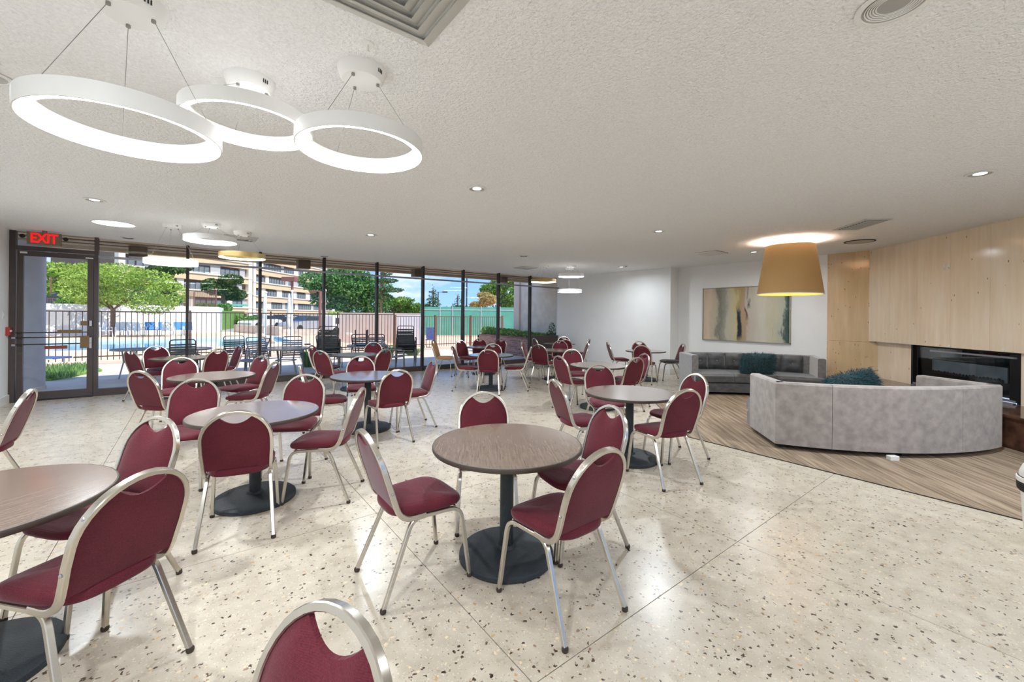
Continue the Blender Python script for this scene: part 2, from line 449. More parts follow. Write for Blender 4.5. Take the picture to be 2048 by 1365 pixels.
mat('resin_white', srgb(238, 238, 236), 0.5, var=0.02)
mat('resin_blue', srgb(70, 140, 206), 0.55, var=0.05)
mat('navy_cloth', srgb(64, 84, 138), 0.8, var=0.3, vscale=14)
mat('green_screen', srgb(92, 168, 146), 0.8, var=0.12, vscale=1.2)
mat('galvanised', srgb(196, 200, 200), 0.4, 0.5, var=0.03)
mat('bldg_tan', srgb(222, 190, 152), 0.85, var=0.03, vscale=0.4)
mat('bldg_trim', srgb(236, 222, 202), 0.8, var=0.02, vscale=0.4)
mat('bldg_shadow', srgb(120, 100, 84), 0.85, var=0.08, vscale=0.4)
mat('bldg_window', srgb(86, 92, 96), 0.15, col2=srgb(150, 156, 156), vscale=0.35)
mat('bldg_frame', srgb(70, 60, 54), 0.5, var=0.05)
mat('bldg_grey', srgb(182, 178, 172), 0.8, var=0.04)
mat('car_white', srgb(232, 232, 232), 0.2, coat=0.6, var=0.01)
mat('car_silver', srgb(172, 174, 178), 0.2, 0.4, coat=0.6, var=0.01)
mat('car_dark', srgb(52, 52, 58), 0.2, coat=0.6, var=0.01)
mat('car_red', srgb(170, 30, 40), 0.2, coat=0.6, var=0.01)
mat('car_glass', srgb(40, 48, 54), 0.08, var=0.05)
mat('tyre', srgb(28, 28, 28), 0.85, var=0.1)
mat('lamp_rust', srgb(132, 84, 74), 0.6, var=0.08)
mat('cover_cream', srgb(222, 204, 182), 0.85, var=0.06, vscale=6, bump=0.4, bscale=12)
foliage('leaf_lime', srgb(112, 138, 50), srgb(160, 186, 78), srgb(200, 216, 120))
foliage('leaf_green', srgb(44, 88, 44), srgb(84, 134, 68), srgb(150, 192, 120))
foliage('leaf_deep', srgb(48, 76, 44), srgb(78, 108, 58), srgb(116, 140, 80))
foliage('leaf_hedge', srgb(72, 112, 42), srgb(112, 154, 62), srgb(156, 190, 96))
foliage('leaf_conifer', srgb(52, 84, 56), srgb(84, 116, 72), srgb(122, 148, 96))
foliage('leaf_tan', srgb(156, 134, 78), srgb(196, 172, 112), srgb(220, 198, 140))
foliage('leaf_grass', srgb(76, 118, 58), srgb(122, 160, 88), srgb(160, 190, 124))

# ------------------------------------------------------------------ mesh helpers
class MB:
    def __init__(s):
        s.v, s.f = [], []
    def add(s, vs, fs):
        o = len(s.v)
        s.v += [tuple(v) for v in vs]
        s.f += [tuple(i + o for i in f) for f in fs]
        return s
    def box(s, x0, x1, y0, y1, z0, z1):
        v = [(x0, y0, z0), (x1, y0, z0), (x1, y1, z0), (x0, y1, z0), (x0, y0, z1), (x1, y0, z1), (x1, y1, z1), (x0, y1, z1)]
        return s.add(v, [(0, 3, 2, 1), (4, 5, 6, 7), (0, 1, 5, 4), (1, 2, 6, 5), (2, 3, 7, 6), (3, 0, 4, 7)])
    def cbox(s, x, y, z, dx, dy, dz):
        return s.box(x - dx / 2, x + dx / 2, y - dy / 2, y + dy / 2, z - dz / 2, z + dz / 2)
    def bbox(s, x0, x1, y0, y1, z0, z1, c):
        """box with chamfered vertical and top edges"""
        o = [(x0 + c, y0), (x1 - c, y0), (x1, y0 + c), (x1, y1 - c), (x1 - c, y1), (x0 + c, y1), (x0, y1 - c), (x0, y0 + c)]
        i = [(min(max(x, x0 + c), x1 - c), min(max(y, y0 + c), y1 - c)) for x, y in o]
        v = [(x, y, z0) for x, y in o] + [(x, y, z1 - c) for x, y in o] + [(x, y, z1) for x, y in i]
        f = [tuple(range(7, -1, -1)), tuple(range(16, 24))]
        for k in range(8):
            j = (k + 1) % 8
            f += [(k, j, j + 8, k + 8), (k + 8, j + 8, j + 16, k + 16)]
        return s.add(v, f)
    def prism(s, poly, z0, z1):
        n = len(poly)
        v = [(x, y, z0) for x, y in poly] + [(x, y, z1) for x, y in poly]
        f = [tuple(range(n - 1, -1, -1)), tuple(range(n, 2 * n))]
        f += [(i, (i + 1) % n, (i + 1) % n + n, i + n) for i in range(n)]
        return s.add(v, f)
    def lathe(s, prof, n=24, cx=0, cy=0, closed=False, caps=True):
        """prof: list of (r, z)"""
        v, f = [], []
        for r, z in prof:
            for k in range(n):
                a = 2 * math.pi * k / n
                v.append((cx + r * math.cos(a), cy + r * math.sin(a), z))
        m = len(prof)
        for i in range(m - 1 if not closed else m):
            j = (i + 1) % m
            for k in range(n):
                q = (k + 1) % n
                f.append((i * n + k, i * n + q, j * n + q, j * n + k))
        if not closed and caps:
            if prof[0][0] > 1e-6: f.append(tuple(range(n - 1, -1, -1)))
            if prof[-1][0] > 1e-6: f.append(tuple((m - 1) * n + k for k in range(n)))
        return s.add(v, f)
    def sweep(s, pts, w, h, side=None, n=8, closed=False, round_=True):
        """tube of oval or box section w x h along pts; side = fixed lateral vector"""
        pts = [Vector(p) for p in pts]
        m = len(pts)
        rings = []
        for i in range(m):
            if closed: t = pts[(i + 1) % m] - pts[i - 1]
            else: t = pts[min(i + 1, m - 1)] - pts[max(i - 1, 0)]
            t.normalize()
            sd = Vector(side(i) if callable(side) else side) if side is not None else (Vector((0, 0, 1)) if abs(t.z) < 0.9 else Vector((1, 0, 0)))
            sd = (sd - t * sd.dot(t)).normalized()
            up = t.cross(sd).normalized()
            ring = []
            for k in range(n):
                a = 2 * math.pi * (k + 0.5) / n
                c, q = math.cos(a), math.sin(a)
                if round_ == 'box':
                    c = math.copysign(abs(c) ** 0.35, c); q = math.copysign(abs(q) ** 0.35, q)
                ring.append(pts[i] + sd * (c * w / 2) + up * (q * h / 2))
            rings.append(ring)
        v = [p for r in rings for p in r]
        f = []
        for i in range(m if closed else m - 1):
            j = (i + 1) % m
            for k in range(n):
                q = (k + 1) % n
                f.append((i * n + k, i * n + q, j * n + q, j * n + k))
        if not closed:
            f.append(tuple(range(n - 1, -1, -1)))
            f.append(tuple((m - 1) * n + k for k in range(n)))
        return s.add(v, f)
    def mesh(s, name, m, smooth=False):
        me = bpy.data.meshes.new(name)
        me.from_pydata(s.v, [], s.f)
        me.materials.append(MATS[m])
        bm = bmesh.new(); bm.from_mesh(me)
        bmesh.ops.recalc_face_normals(bm, faces=bm.faces)
        bm.to_mesh(me); bm.free()
        if smooth:
            me.polygons.foreach_set('use_smooth', [True] * len(me.polygons))
            me.set_sharp_from_angle(angle=R(smooth if smooth is not True else 45))
        me.update()
        return me
    def build(s, name, m, parent=None, smooth=False, loc=None, rz=None):
        return inst(name, s.mesh(name, m, smooth), parent, loc, rz)

def inst(name, me, parent=None, loc=None, rz=None):
    o = bpy.data.objects.new(name, me)
    COL.objects.link(o)
    if parent is not None: o.parent = parent
    if loc is not None: o.location = loc
    if rz is not None: o.rotation_euler = (0, 0, rz)
    return o

def tag(o, label=None, cat=None, group=None, kind=None):
    if label: o['label'] = label
    if cat: o['category'] = cat
    if group: o['group'] = group
    if kind: o['kind'] = kind
    return o

def thing(name, label, cat, loc=(0, 0, 0), rz=0.0, group=None):
    o = bpy.data.objects.new(name, None)
    COL.objects.link(o)
    o.location = loc; o.rotation_euler = (0, 0, rz); o.empty_display_size = 0.1
    return tag(o, label, cat, group)

def struct(o, label=None):
    o['kind'] = 'structure'
    if label: o['label'] = label
    return o

def frame(name, loc=(0, 0, 0), rz=0.0, label=None):
    """an Empty of the setting"""
    o = bpy.data.objects.new(name, None)
    COL.objects.link(o); o.location = loc; o.rotation_euler = (0, 0, rz)
    return struct(o, label)

def copy_tree(o, parent=None):
    c = o.copy(); COL.objects.link(c)
    if parent is not None: c.parent = parent
    for ch in list(o.children): copy_tree(ch, c)
    return c

def fillet(pts, rads, n=5):
    """round the inner corners of a polyline"""
    out = [Vector(pts[0])]
    for i in range(1, len(pts) - 1):
        p, a, b = Vector(pts[i]), Vector(pts[i - 1]), Vector(pts[i + 1])
        r = rads[i - 1]
        d1, d2 = (a - p).normalized(), (b - p).normalized()
        s1, s2 = p + d1 * r, p + d2 * r
        for k in range(n + 1):
            t = k / n
            out.append(s1 * (1 - t) ** 2 + p * 2 * t * (1 - t) + s2 * t * t)
    out.append(Vector(pts[-1]))
    return out

def ab(u, Y, s=0.0095):
    """room coordinates of a point seen in column u of the photograph at depth Y (used to place far things)"""
    X = (u - 1024) / 830.22 * Y
    return (X * math.cos(WA) + Y * math.sin(WA), -X * math.sin(WA) + Y * math.cos(WA))

ZC = 2.938

# ================================================================== THE ROOM SHELL
A0, A1, B0, BW = -2.47, 10.74, -4.5, 10.81
# --- floor: a dark bed with terrazzo panels set in it, thin divider joints between
fl = frame('floor', label='speckled beige terrazzo floor with thin dark divider joints')
MB().box(A0 - 0.2, A1 + 0.4, B0 - 0.2, BW + 0.12, -0.25, -0.004).build('floor_bed', 'joint', fl)
ga = [A0 - 0.2] + [1.15 + 1.86 * k for k in range(-2, 6) if A0 < 1.15 + 1.86 * k < A1] + [A1 + 0.3]
gb = [B0 - 0.2] + [1.32 + 1.89 * k for k in range(-3, 6) if B0 < 1.32 + 1.89 * k < BW] + [BW + 0.1]
for i in range(len(ga) - 1):
    for j in range(len(gb) - 1):
        MB().box(ga[i] + 0.0022, ga[i + 1] - 0.0022, gb[j] + 0.0022, gb[j + 1] - 0.0022, -0.02, 0.0).build('terrazzo_panel', 'terrazzo', fl)

cp = MB().prism([(5.12, -4.4), (7.5, -4.4), (7.5, -1.0), (10.72, 2.2), (10.72, 4.6), (6.9, 4.6), (5.12, 2.86)], 0.0, 0.007)
struct(cp.build('floor_carpet', 'carpet'), 'brown streaked carpet inset in front of the fireplace')
MB().sweep([(5.115, -4.4, 0.004), (5.115, 2.862, 0.004), (6.898, 4.605, 0.004), (10.72, 4.605, 0.004)], 0.012, 0.008, side=(0, 0, 1), n=4).build('trim_1', 'bronze_dark').__setitem__('kind', 'structure')

# --- ceiling
struct(MB().box(A0 - 0.3, A1 + 0.6, B0 - 0.3, BW + 0.02, ZC, ZC + 0.35).build('ceiling', 'ceiling_paint'), 'white stippled ceiling')
# --- walls
struct(MB().box(A0 - 0.25, A0, B0, BW + 0.06, -0.02, ZC + 0.05).build('wall_left', 'wall_paint'), 'white wall left of the glass door')
wb = frame('wall_back', label='unseen wall behind the viewer, glazing added to let in daylight')  # out of view; its glazing is added to bring daylight into the room
MB().box(A0 - 0.25, 7.8, B0 - 0.25, B0, -0.02, 0.12).build('sill', 'wall_paint', wb)
MB().box(A0 - 0.25, 7.8, B0 - 0.25, B0, 2.72, ZC + 0.05).build('lintel', 'wall_paint', wb)
for k in range(8):
    x = A0 + (7.6 - A0) * k / 7
    MB().box(x - 0.03, x + 0.03, B0 - 0.2, B0 - 0.05, 0.12, 2.72).build('mullion', 'bronze', wb)
    if k < 7: MB().box(x + 0.04, x + (7.6 - A0) / 7 - 0.04, B0 - 0.13, B0 - 0.12, 0.12, 2.72).build('pane', 'glass', wb)
struct(MB().box(-40, 40, -45, B0 - 0.25, -0.3, -0.02).build('ground_bounce', 'patio_slab'), 'unseen pale ground added behind the rear glazing to bounce daylight')  # added out of view, bounces sunlight up to the ceiling
struct(MB().prism([(7.6, B0), (7.9, B0), (7.9, -0.6), (7.6, -0.9)], -0.02, ZC + 0.05).build('wall_side', 'wall_paint'), 'white wall beside the hearth')
struct(MB().box(10.37, 10.9, 6.72, BW + 0.06, -0.02, ZC + 0.05).build('wall_right', 'wall_paint'), 'bare white wall right of the windows')
struct(MB().box(10.34, 10.9, 6.35, 6.72, -0.02, ZC + 0.05).build('wall_pilaster', 'wall_paint'), 'white pilaster between bare wall and painting wall')
struct(MB().box(10.74, 11.0, 2.9, 6.36, -0.02, ZC + 0.05).build('wall_painting', 'wall_paint'), 'grey-white wall behind the painting')
# baseboards
def baseboard(name, poly):
    struct(MB().prism(poly, 0.0, 0.145).build(name, 'trim_white'), 'white painted baseboard')
baseboard('baseboard_left', [(A0, B0), (A0 + 0.018, B0), (A0 + 0.018, BW - 0.06), (A0, BW - 0.06)])
baseboard('baseboard_right', [(10.352, 6.72), (10.37, 6.72), (10.37, BW - 0.06), (10.352, BW - 0.06)])
baseboard('baseboard_pilaster', [(10.322, 6.332), (10.74, 6.332), (10.74, 6.35), (10.34, 6.35), (10.34, 6.73), (10.322, 6.73)])
baseboard('baseboard_painting', [(10.722, 2.96), (10.74, 2.96), (10.74, 6.332), (10.722, 6.332)])

# --- travertine: flat panel, then the 45-degree chimney breast (all slabs are parts)
tw = frame('wall_travertine', label='polished travertine wall with fireplace')
MB().box(10.76, 11.0, 2.0, 2.93, -0.02, ZC + 0.05).build('backing', 'joint', tw)
MB().box(10.735, 10.765, 2.14, 2.925, 1.107, ZC + 0.01).build('slab', 'travertine_dark', tw)
MB().box(10.735, 10.765, 2.04, 2.925, 0.0, 1.103).build('slab', 'travertine_dark', tw)
def cham(b, off):            # point on the chimney-breast plane a - b = 8.5, pushed off metres behind it
    return (8.5 + b + off * 0.7071, b - off * 0.7071)
def cham_box(name, m, b0, b1, o0, o1, z0, z1, parent):
    p = [cham(b0, o0), cham(b1, o0), cham(b1, o1), cham(b0, o1)]
    return MB().prism(p, z0, z1).build(name, m, parent)
cham_box('backing', 'joint', -1.3, 0.28, 0.13, 0.5, 0, ZC + 0.05, tw)
cham_box('backing', 'joint', 1.58, 2.4, 0.13, 0.5, 0, ZC + 0.05, tw)
cham_box('backing', 'joint', -1.3, 2.3, 0.03, 0.55, 1.125, ZC + 0.05, tw)
sb = [2.245, 1.86, 1.42, 0.98, 0.54, 0.10, -0.34, -0.95]
for k in range(len(sb) - 1):
    cham_box('slab', 'travertine', sb[k] - 0.0008, sb[k + 1] + 0.0008, 0.0, 0.03, 1.122, ZC + 0.01, tw)
cham_box('slab', 'travertine', 2.20, 1.565, 0.10, 0.13, 0.0, 1.118, tw)
cham_box('slab', 'travertine', 0.29, -0.34, 0.06, 0.13, 0.0, 1.118, tw)
cham_box('slab', 'travertine', -0.342, -1.0, 0.06, 0.13, 0.0, 1.118, tw)

# raised hearth in brown marble
hb = thing('hearth', 'raised dark brown marble hearth below the fireplace', 'hearth', (0, 0, 0))
p = [cham(-0.78, -0.68), cham(2.05, -0.68), cham(2.05, 0.06), cham(-0.78, 0.055)]
MB().prism(p, 0.005, 0.385).build('plinth', 'marble_brown', hb)
p = [cham(-0.78, -0.707), cham(2.06, -0.707), cham(2.06, 0.08), cham(-0.78, 0.058)]
MB().prism(p, 0.385, 0.412).build('slab_top', 'marble_brown', hb)

# electric fireplace set in the breast
fp = thing('fireplace', 'black glass-fronted electric fireplace in the travertine wall', 'fireplace', (0, 0, 0))
cham_box('firebox', 'black_steel', 0.295, 1.56, 0.46, 0.50, 0.413, 1.12, fp)
cham_box('firebox_side', 'black_steel', 1.53, 1.56, 0.06, 0.46, 0.413, 1.12, fp)
cham_box('firebox_side', 'black_steel', 0.295, 0.325, 0.06, 0.46, 0.413, 1.12, fp)
cham_box('firebox_top', 'black_steel', 0.295, 1.56, 0.10, 0.46, 1.095, 1.12, fp)
cham_box('surround', 'black_gloss', 0.40, 1.50, 0.20, 0.24, 0.46, 1.05, fp)
sc_ = cham_box('screen', 'fire_back', 0.51, 1.37, 0.185, 0.20, 0.665, 0.885, fp)
for k in range(22):
    t = k / 21
    b = 1.34 - 0.80 * t
    r = 0.018 + 0.016 * rnd.random()
    c = cham(b, 0.165)
    m = MB().lathe([(0, 0.668), (r, 0.672), (r * 0.8, 0.685 + r * 0.6), (r * 0.3, 0.69 + r), (0, 0.692 + r)], 6, c[0], c[1])
    m.build('coal', 'coal', sc_)
cham_box('glass_front', 'fire_glass', 0.33, 1.525, 0.09, 0.096, 0.47, 1.09, fp)
cham_box('top_rail', 'silver_bar', 0.33, 1.3, 0.07, 0.09, 1.03, 1.055, fp)
cham_box('bottom_rail', 'silver_bar', 0.33, 1.525, 0.05, 0.09, 0.435, 0.465, fp)
cham_box('bottom_rail', 'silver_bar', 0.33, 1.525, 0.02, 0.06, 0.413, 0.428, fp)
cham_box('reflection_strip', 'black_steel', 0.33, 0.40, 0.07, 0.09, 0.465, 1.09, fp)  # black strip stands in for a dark reflection in the glass

# two little white plates high on the stone
for k, b in enumerate((1.055, 1.0)):
    g = thing('wall_plate', ['small white hook plate on the travertine, left of the pair', 'small white hook plate on the travertine, right of the pair'][k], 'wall plate', (0, 0, 0), group='pair of white plates on the stone')
    pl = [cham(b - 0.013, -0.006), cham(b + 0.013, -0.006), cham(b + 0.013, 0.0), cham(b - 0.013, 0.0)]
    MB().prism(pl, 2.365, 2.445).build('plate', 'plastic_white', g)
    pl = [cham(b - 0.006, -0.022), cham(b + 0.006, -0.022), cham(b + 0.006, -0.006), cham(b - 0.006, -0.006)]
    MB().prism(pl, 2.375, 2.40).build('hook', 'plastic_white', g)
for k, b in enumerate((0.98, 0.30 + 0.1)):
    pl = [cham(b - 0.012, -0.012), cham(b + 0.012, -0.012), cham(b + 0.012, 0.0), cham(b - 0.012, 0.0)]
    tag(MB().prism(pl, 1.135, 1.165).build('clear_clip', 'plastic_white'), ['small clear clip above the fireplace glass, middle of its edge', 'small clear clip above the right end of the fireplace glass'][k], 'clip', 'clips above the fireplace')

# --- window wall -----------------------------------------------------------
MULL = [-1.42, -0.09, 1.19, 2.53, 3.83, 5.14, 6.45, 7.76, 9.08, 10.40]
TZ = 2.58                                   # transom height
for i in range(len(MULL) - 1):
    x0, x1 = MULL[i] + 0.026, MULL[i + 1] - 0.026
    w = frame('window_%d' % (i + 1), (0, BW, 0), label='floor-to-ceiling glass bay in dark bronze framing')
    last = i == len(MULL) - 2
    MB().box(x0, x1, -0.05, 0.06, 0.0, 0.13).build('bottom_rail', 'bronze', w)
    if last:
        MB().box(x0, x1, -0.03, 0.04, 0.13, 0.83).build('spandrel_panel', 'bronze', w)
        MB().box(x0, x1, -0.045, 0.05, 0.83, 0.89).build('sill_rail', 'bronze', w)
        MB().box(x0, x1, 0.0, 0.008, 0.89, TZ - 0.02).build('pane', 'glass', w)
    else:
        MB().box(x0, x1, 0.0, 0.008, 0.13, TZ - 0.02).build('pane', 'glass', w)
    MB().box(x0, x1, 0.0, 0.008, TZ + 0.02, ZC - 0.012).build('transom_pane', 'glass', w)
    MB().box(x0, x1, -0.012, 0.03, ZC - 0.014, ZC).build('head_rail', 'trim_white', w)
for k, x in enumerate(MULL):
    j = struct(MB().box(x - 0.026, x + 0.026, -0.045, 0.075, 0.0, ZC).build('trim_%d' % (k + 3), 'bronze_dark' if k else 'bronze', loc=(0, BW, 0)), 'dark bronze window mullion')
struct(MB().box(MULL[0] + 0.03, 10.37, -0.068, -0.046, TZ - 0.022, TZ + 0.022).build('trim_2', 'alu', loc=(0, BW, 0)), 'slim grey transom bar across all bays')

# the glazed door bay at the left
dr = frame('door_1', (0, BW, 0), label='glass exit door in bronze aluminium frame with push bars')
MB().box(-2.47, -2.40, -0.06, 0.06, 0.0, ZC).build('jamb', 'bronze', dr)
MB().box(-2.40, -1.446, -0.05, 0.05, 2.615, 2.685).build('head', 'bronze', dr)
MB().box(-2.40, -1.446, -0.06, 0.06, 0.0, 0.02).build('threshold', 'bronze_dark', dr)
MB().box(-2.40, -1.446, 0.0, 0.008, 2.685, ZC).build('transom_pane', 'glass', dr)
lf = MB()
lf.box(-2.385, -2.315, -0.03, 0.03, 0.03, 2.605)
lf.box(-1.535, -1.456, -0.03, 0.03, 0.03, 2.605)
lf.box(-2.315, -1.535, -0.03, 0.03, 2.52, 2.605)
lf.box(-2.315, -1.535, -0.03, 0.03, 0.03, 0.15)
lf.build('leaf_frame', 'bronze', dr)
MB().box(-2.315, -1.535, 0.0, 0.008, 0.15, 2.52).build('pane', 'glass', dr)
for z, hh in ((1.19, 0.016), (1.105, 0.02), (0.985, 0.02)):
    MB().box(-2.39, -1.52, -0.075, -0.055, z - hh / 2, z + hh / 2).build('push_bar', 'bronze_dark', dr)
MB().box(-1.90, -1.60, -0.085, -0.05, 1.175, 1.235).build('latch_box', 'brass_box', dr)
MB().box(-1.615, -1.50, -0.085, -0.03, 0.90, 1.12).build('lock_case', 'brass_box', dr)
MB().box(-1.615, -1.52, -0.06, -0.03, 1.31, 1.39).build('lock_box', 'brass_box', dr)
for z in (0.945, 1.04, 1.35):
    MB().box(-1.50, -1.468, -0.07, -0.03, z - 0.05, z + 0.05).build('strike', 'silver_bar', dr)
for z in (0.98, 1.105):
    MB().box(-2.43, -2.385, -0.085, -0.06, z - 0.015, z + 0.015).build('bar_bracket', 'silver_bar', dr)
MB().box(-2.06, -1.78, -0.04, -0.034, 0.895, 0.955).build('notice', 'notice_red', dr)
MB().box(-2.35, -2.27, -0.05, -0.03, 2.555, 2.585).build('alarm_contact', 'plastic_white', dr)
MB().box(-1.56, -1.46, -0.05, -0.03, 2.535, 2.555).build('alarm_contact', 'plastic_white', dr)

# --- exit sign
ex = thing('exit_sign', 'hanging EXIT sign with red letters over the glass door', 'exit sign', (-2.02, 10.52, 0))
MB().box(-0.20, 0.20, -0.025, 0.025, 2.70, 2.905).build('housing', 'sign_body', ex)
MB().lathe([(0.03, 2.905), (0.03, ZC)], 12).build('stem', 'sign_body', ex)
fc = bpy.data.curves.new('exit_letters', 'FONT'); fc.body = 'EXIT'; fc.size = 0.20; fc.extrude = 0.004; fc.align_x = 'CENTER'; fc.space_character = 0.95; fc.offset = 0.003
tmp = bpy.data.objects.new('tmp', fc); COL.objects.link(tmp)
bpy.context.view_layer.update()
tm = bpy.data.meshes.new_from_object(tmp.evaluated_get(bpy.context.evaluated_depsgraph_get()))
bpy.data.objects.remove(tmp, do_unlink=True)
tm.materials.clear(); tm.materials.append(MATS['sign_red'])
lt = inst('letters', tm, ex, (0, -0.032, 2.73)); lt.rotation_euler = (R(90), 0, 0); lt.scale = (0.82, 1.12, 1)
for s_ in (-1, 1):
    hd = MB().lathe([(0.0, -0.03), (0.02, -0.03), (0.034, 0.0), (0.034, 0.02), (0.0, 0.02)], 12).build('lamp_head', 'bronze_dark', ex, True, (s_ * 0.25, 0, 2.82))
    hd.rotation_euler = (R(80), 0, 0)

# pull station and switch on the left wall
fa = thing('fire_alarm', 'red fire alarm pull box on the white wall by the door', 'fire alarm', (A0, 10.66, 1.22))
MB().box(0.0, 0.045, -0.05, 0.05, -0.07, 0.07).build('box', 'alarm_red', fa)
MB().box(0.045, 0.056, -0.035, 0.035, -0.01, 0.02).build('handle', 'plastic_white', fa)
ls = thing('light_switch', 'white wall plate left of the glass door', 'switch', (A0, 10.5, 1.5))
MB().box(0.0, 0.008, -0.04, 0.04, -0.06, 0.06).build('plate', 'plastic_white', ls)
MB().box(0.008, 0.014, -0.012, 0.012, -0.03, 0.03).build('rocker', 'plastic_white', ls)
ol = thing('wall_outlet', 'white outlet low on the bare white wall', 'outlet', (10.37, 7.55, 0.42))
MB().box(-0.008, 0.0, -0.04, 0.04, -0.06, 0.06).build('plate', 'plastic_white', ol)
MB().box(-0.012, -0.008, -0.02, 0.02, -0.035, -0.008).build('socket', 'trim_white', ol)

# --- things on the ceiling ---------------------------------------------------
def can_light(x, y, lit, label, rad=0.085, power=CAN_POWER, glow=False):
    t = thing('recessed_light', label, 'ceiling light', (x, y, ZC), group='recessed can lights in the ceiling grid')
    MB().lathe([(rad, -0.001), (rad + 0.022, -0.003), (rad + 0.022, -0.009), (rad, -0.011), (rad - 0.006, -0.006)], 28, closed=True).build('trim_ring', 'lamp_white', t, True)
    MB().lathe([(rad - 0.004, -0.009), (rad - 0.012, -0.004), (rad - 0.03, -0.002), (rad * 0.5, -0.0015)], 28, caps=False).build('baffle', 'can_baffle' if lit else 'can_dark', t, True)
    if rad > 0.1:
        for k in range(5): MB().lathe([(rad - 0.012 - k * 0.010, -0.0075 + k * 0.001), (rad - 0.016 - k * 0.010, -0.0085 + k * 0.001), (rad - 0.018 - k * 0.010, -0.0055 + k * 0.001)], 28, closed=True).build('rib', 'lamp_white', t, 40)
    if lit == 3:
        MB().lathe([(0.0, -0.003), (rad * 0.5, -0.003), (rad * 0.5, -0.002), (0, -0.002)], 20).build('lens', 'can_baffle', t)
    elif lit:
        MB().lathe([(0.0, -0.004), (rad * 0.55, -0.004), (rad * 0.55, -0.0025), (0, -0.0025)], 20).build('lens', 'lit_can', t)
        L = bpy.data.lights.new('can_lamp', 'AREA'); L.shape = 'DISK'; L.size = rad * 1.8; L.energy = power; L.color = (0.86, 0.94, 1.0); L.spread = R(170)
        lo = bpy.data.objects.new('can_lamp', L); COL.objects.link(lo); lo.parent = t; lo.location = (0, 0, -0.03)
    return t
cans = [(-0.97, 7.2, 1, 'recessed light above the left tables, rim catching light'), (-0.96, 10.43, 0, 'dark recessed fixture close to the window head, second bay'),
        (2.43, 7.19, 1, 'small recessed light in line above the table left of centre'), (2.44, 3.82, 1, 'recessed light right of the three near ring pendants'),
        (5.91, 3.85, 1, 'recessed light in the middle of the ceiling over the right tables'), (5.87, 0.42, 1, 'recessed light at the far right of the ceiling'),
        (5.98, 7.36, 0, 'black unlit recessed fixture in the far ceiling'), (9.22, 3.78, 2, 'small recessed light left of the amber drum pendant'),
        (9.3, 7.2, 2, 'recessed light above the table by the white wall'), (2.47, 10.55, 0, 'small recessed fixture at the head of the window mullion')]
for x, y, lit, lb in cans: can_light(x, y, 1 if lit == 2 else lit, lb, power=12.0 if lit == 2 else CAN_POWER)
can_light(2.43, 0.43, 3, 'large ribbed recessed light cut by the top edge of the frame', 0.115)
for x in (-0.97, 2.43, 5.87):
    for y in (-2.9,):
        can_light(x, y, 1, {-0.97: 'recessed can light behind the viewer, by the left wall', 2.43: 'recessed can light behind the viewer, middle', 5.87: 'recessed can light behind the viewer, by the hearth side'}[x])
can_light(-0.97, 0.43, 1, 'recessed can light behind the viewer on the left')
can_light(-0.97, 3.82, 1, 'recessed can light out of view over the left wall tables')
# glowing flush disc
t = thing('flush_disc_light', 'glowing flat oval-looking disc light flush with the ceiling', 'ceiling light', (-0.98, 8.88, ZC))
MB().lathe([(0.0, -0.012), (0.22, -0.012), (0.245, -0.006), (0.245, -0.001), (0, -0.001)], 32).build('diffuser', 'lit_can', t)
MB().lathe([(0.245, -0.001), (0.262, -0.001), (0.262, -0.012), (0.245, -0.012)], 32, closed=True).build('rim', 'lamp_white', t)

def ring_pendant(x, y, z, label, body='lamp_white', rad=0.34, hgt=0.075):
    t = thing('ring_pendant', label, 'pendant light', (x, y, z), group='ring pendants in clusters of three')
    ro, ri = rad, rad - 0.052
    # outer band, top and inner lip
    MB().lathe([(ro, 0.0), (ro, hgt), (ro - 0.008, hgt + 0.004), (ri + 0.004, hgt + 0.004), (ri, hgt - 0.004), (ri, 0.030), (ri + 0.01, 0.024), (ro - 0.006, 0.024), (ro - 0.006, 0.0)], 64, closed=True).build('band', body, t, 40)
    MB().lathe([(ri + 0.002, 0.028), (ri + 0.012, 0.008), (ro - 0.008, 0.003), (ro - 0.008, 0.02), (ri + 0.012, 0.026)], 64, closed=True).build('diffuser', 'lit_diffuser', t, 40)
    h = ZC - z
    MB().lathe([(0, h - 0.065), (0.105, h - 0.065), (0.118, h - 0.05), (0.132, h - 0.006), (0.132, h), (0, h)], 40).build('canopy', 'lamp_white', t, 40)
    for k in range(3):
        a = R(100 + 120 * k)
        c, s = math.cos(a), math.sin(a)
        p0 = (0.085 * c, 0.085 * s, h - 0.066); p1 = ((rad - 0.03) * c, (rad - 0.03) * s, hgt)
        MB().sweep([p0, p1], 0.0028, 0.0028, n=5).build('cable', 'cable', t)
        MB().lathe([(0.0, h - 0.078), (0.009, h - 0.078), (0.009, h - 0.065), (0, h - 0.065)], 8, 0.085 * c, 0.085 * s).build('gripper', 'cable', t)
    for k in range(3):
        a = R(-64 + k * 5.5)
        MB().box(-0.0028, 0.0028, -0.001, 0.001, -0.014, 0.014).build('vent_slot', 'vent_dark', t, loc=(0.1265 * math.cos(a), 0.1265 * math.sin(a), h - 0.028), rz=a + R(90))
    return t
ring_pendant(-0.23, 2.51, 2.34, 'white ring pendant hanging lowest, leftmost of the near cluster')
ring_pendant(0.26, 2.91, 2.65, 'white ring pendant tight under the ceiling, middle of the near cluster')
ring_pendant(0.75, 2.39, 2.47, 'white ring pendant on three slanting cables, rightmost of the near cluster')
ring_pendant(0.21, 7.89, 2.65, 'small-looking white ring pendant highest in the left far cluster')
ring_pendant(-0.27, 8.39, 2.31, 'white ring pendant hanging lowest over the left tables, before the glass')
ring_pendant(0.66, 8.36, 2.49, 'gold-bodied ring pendant in the left far cluster', 'lamp_gold')
ring_pendant(8.04, 7.87, 2.63, 'white ring pendant highest in the right far cluster')
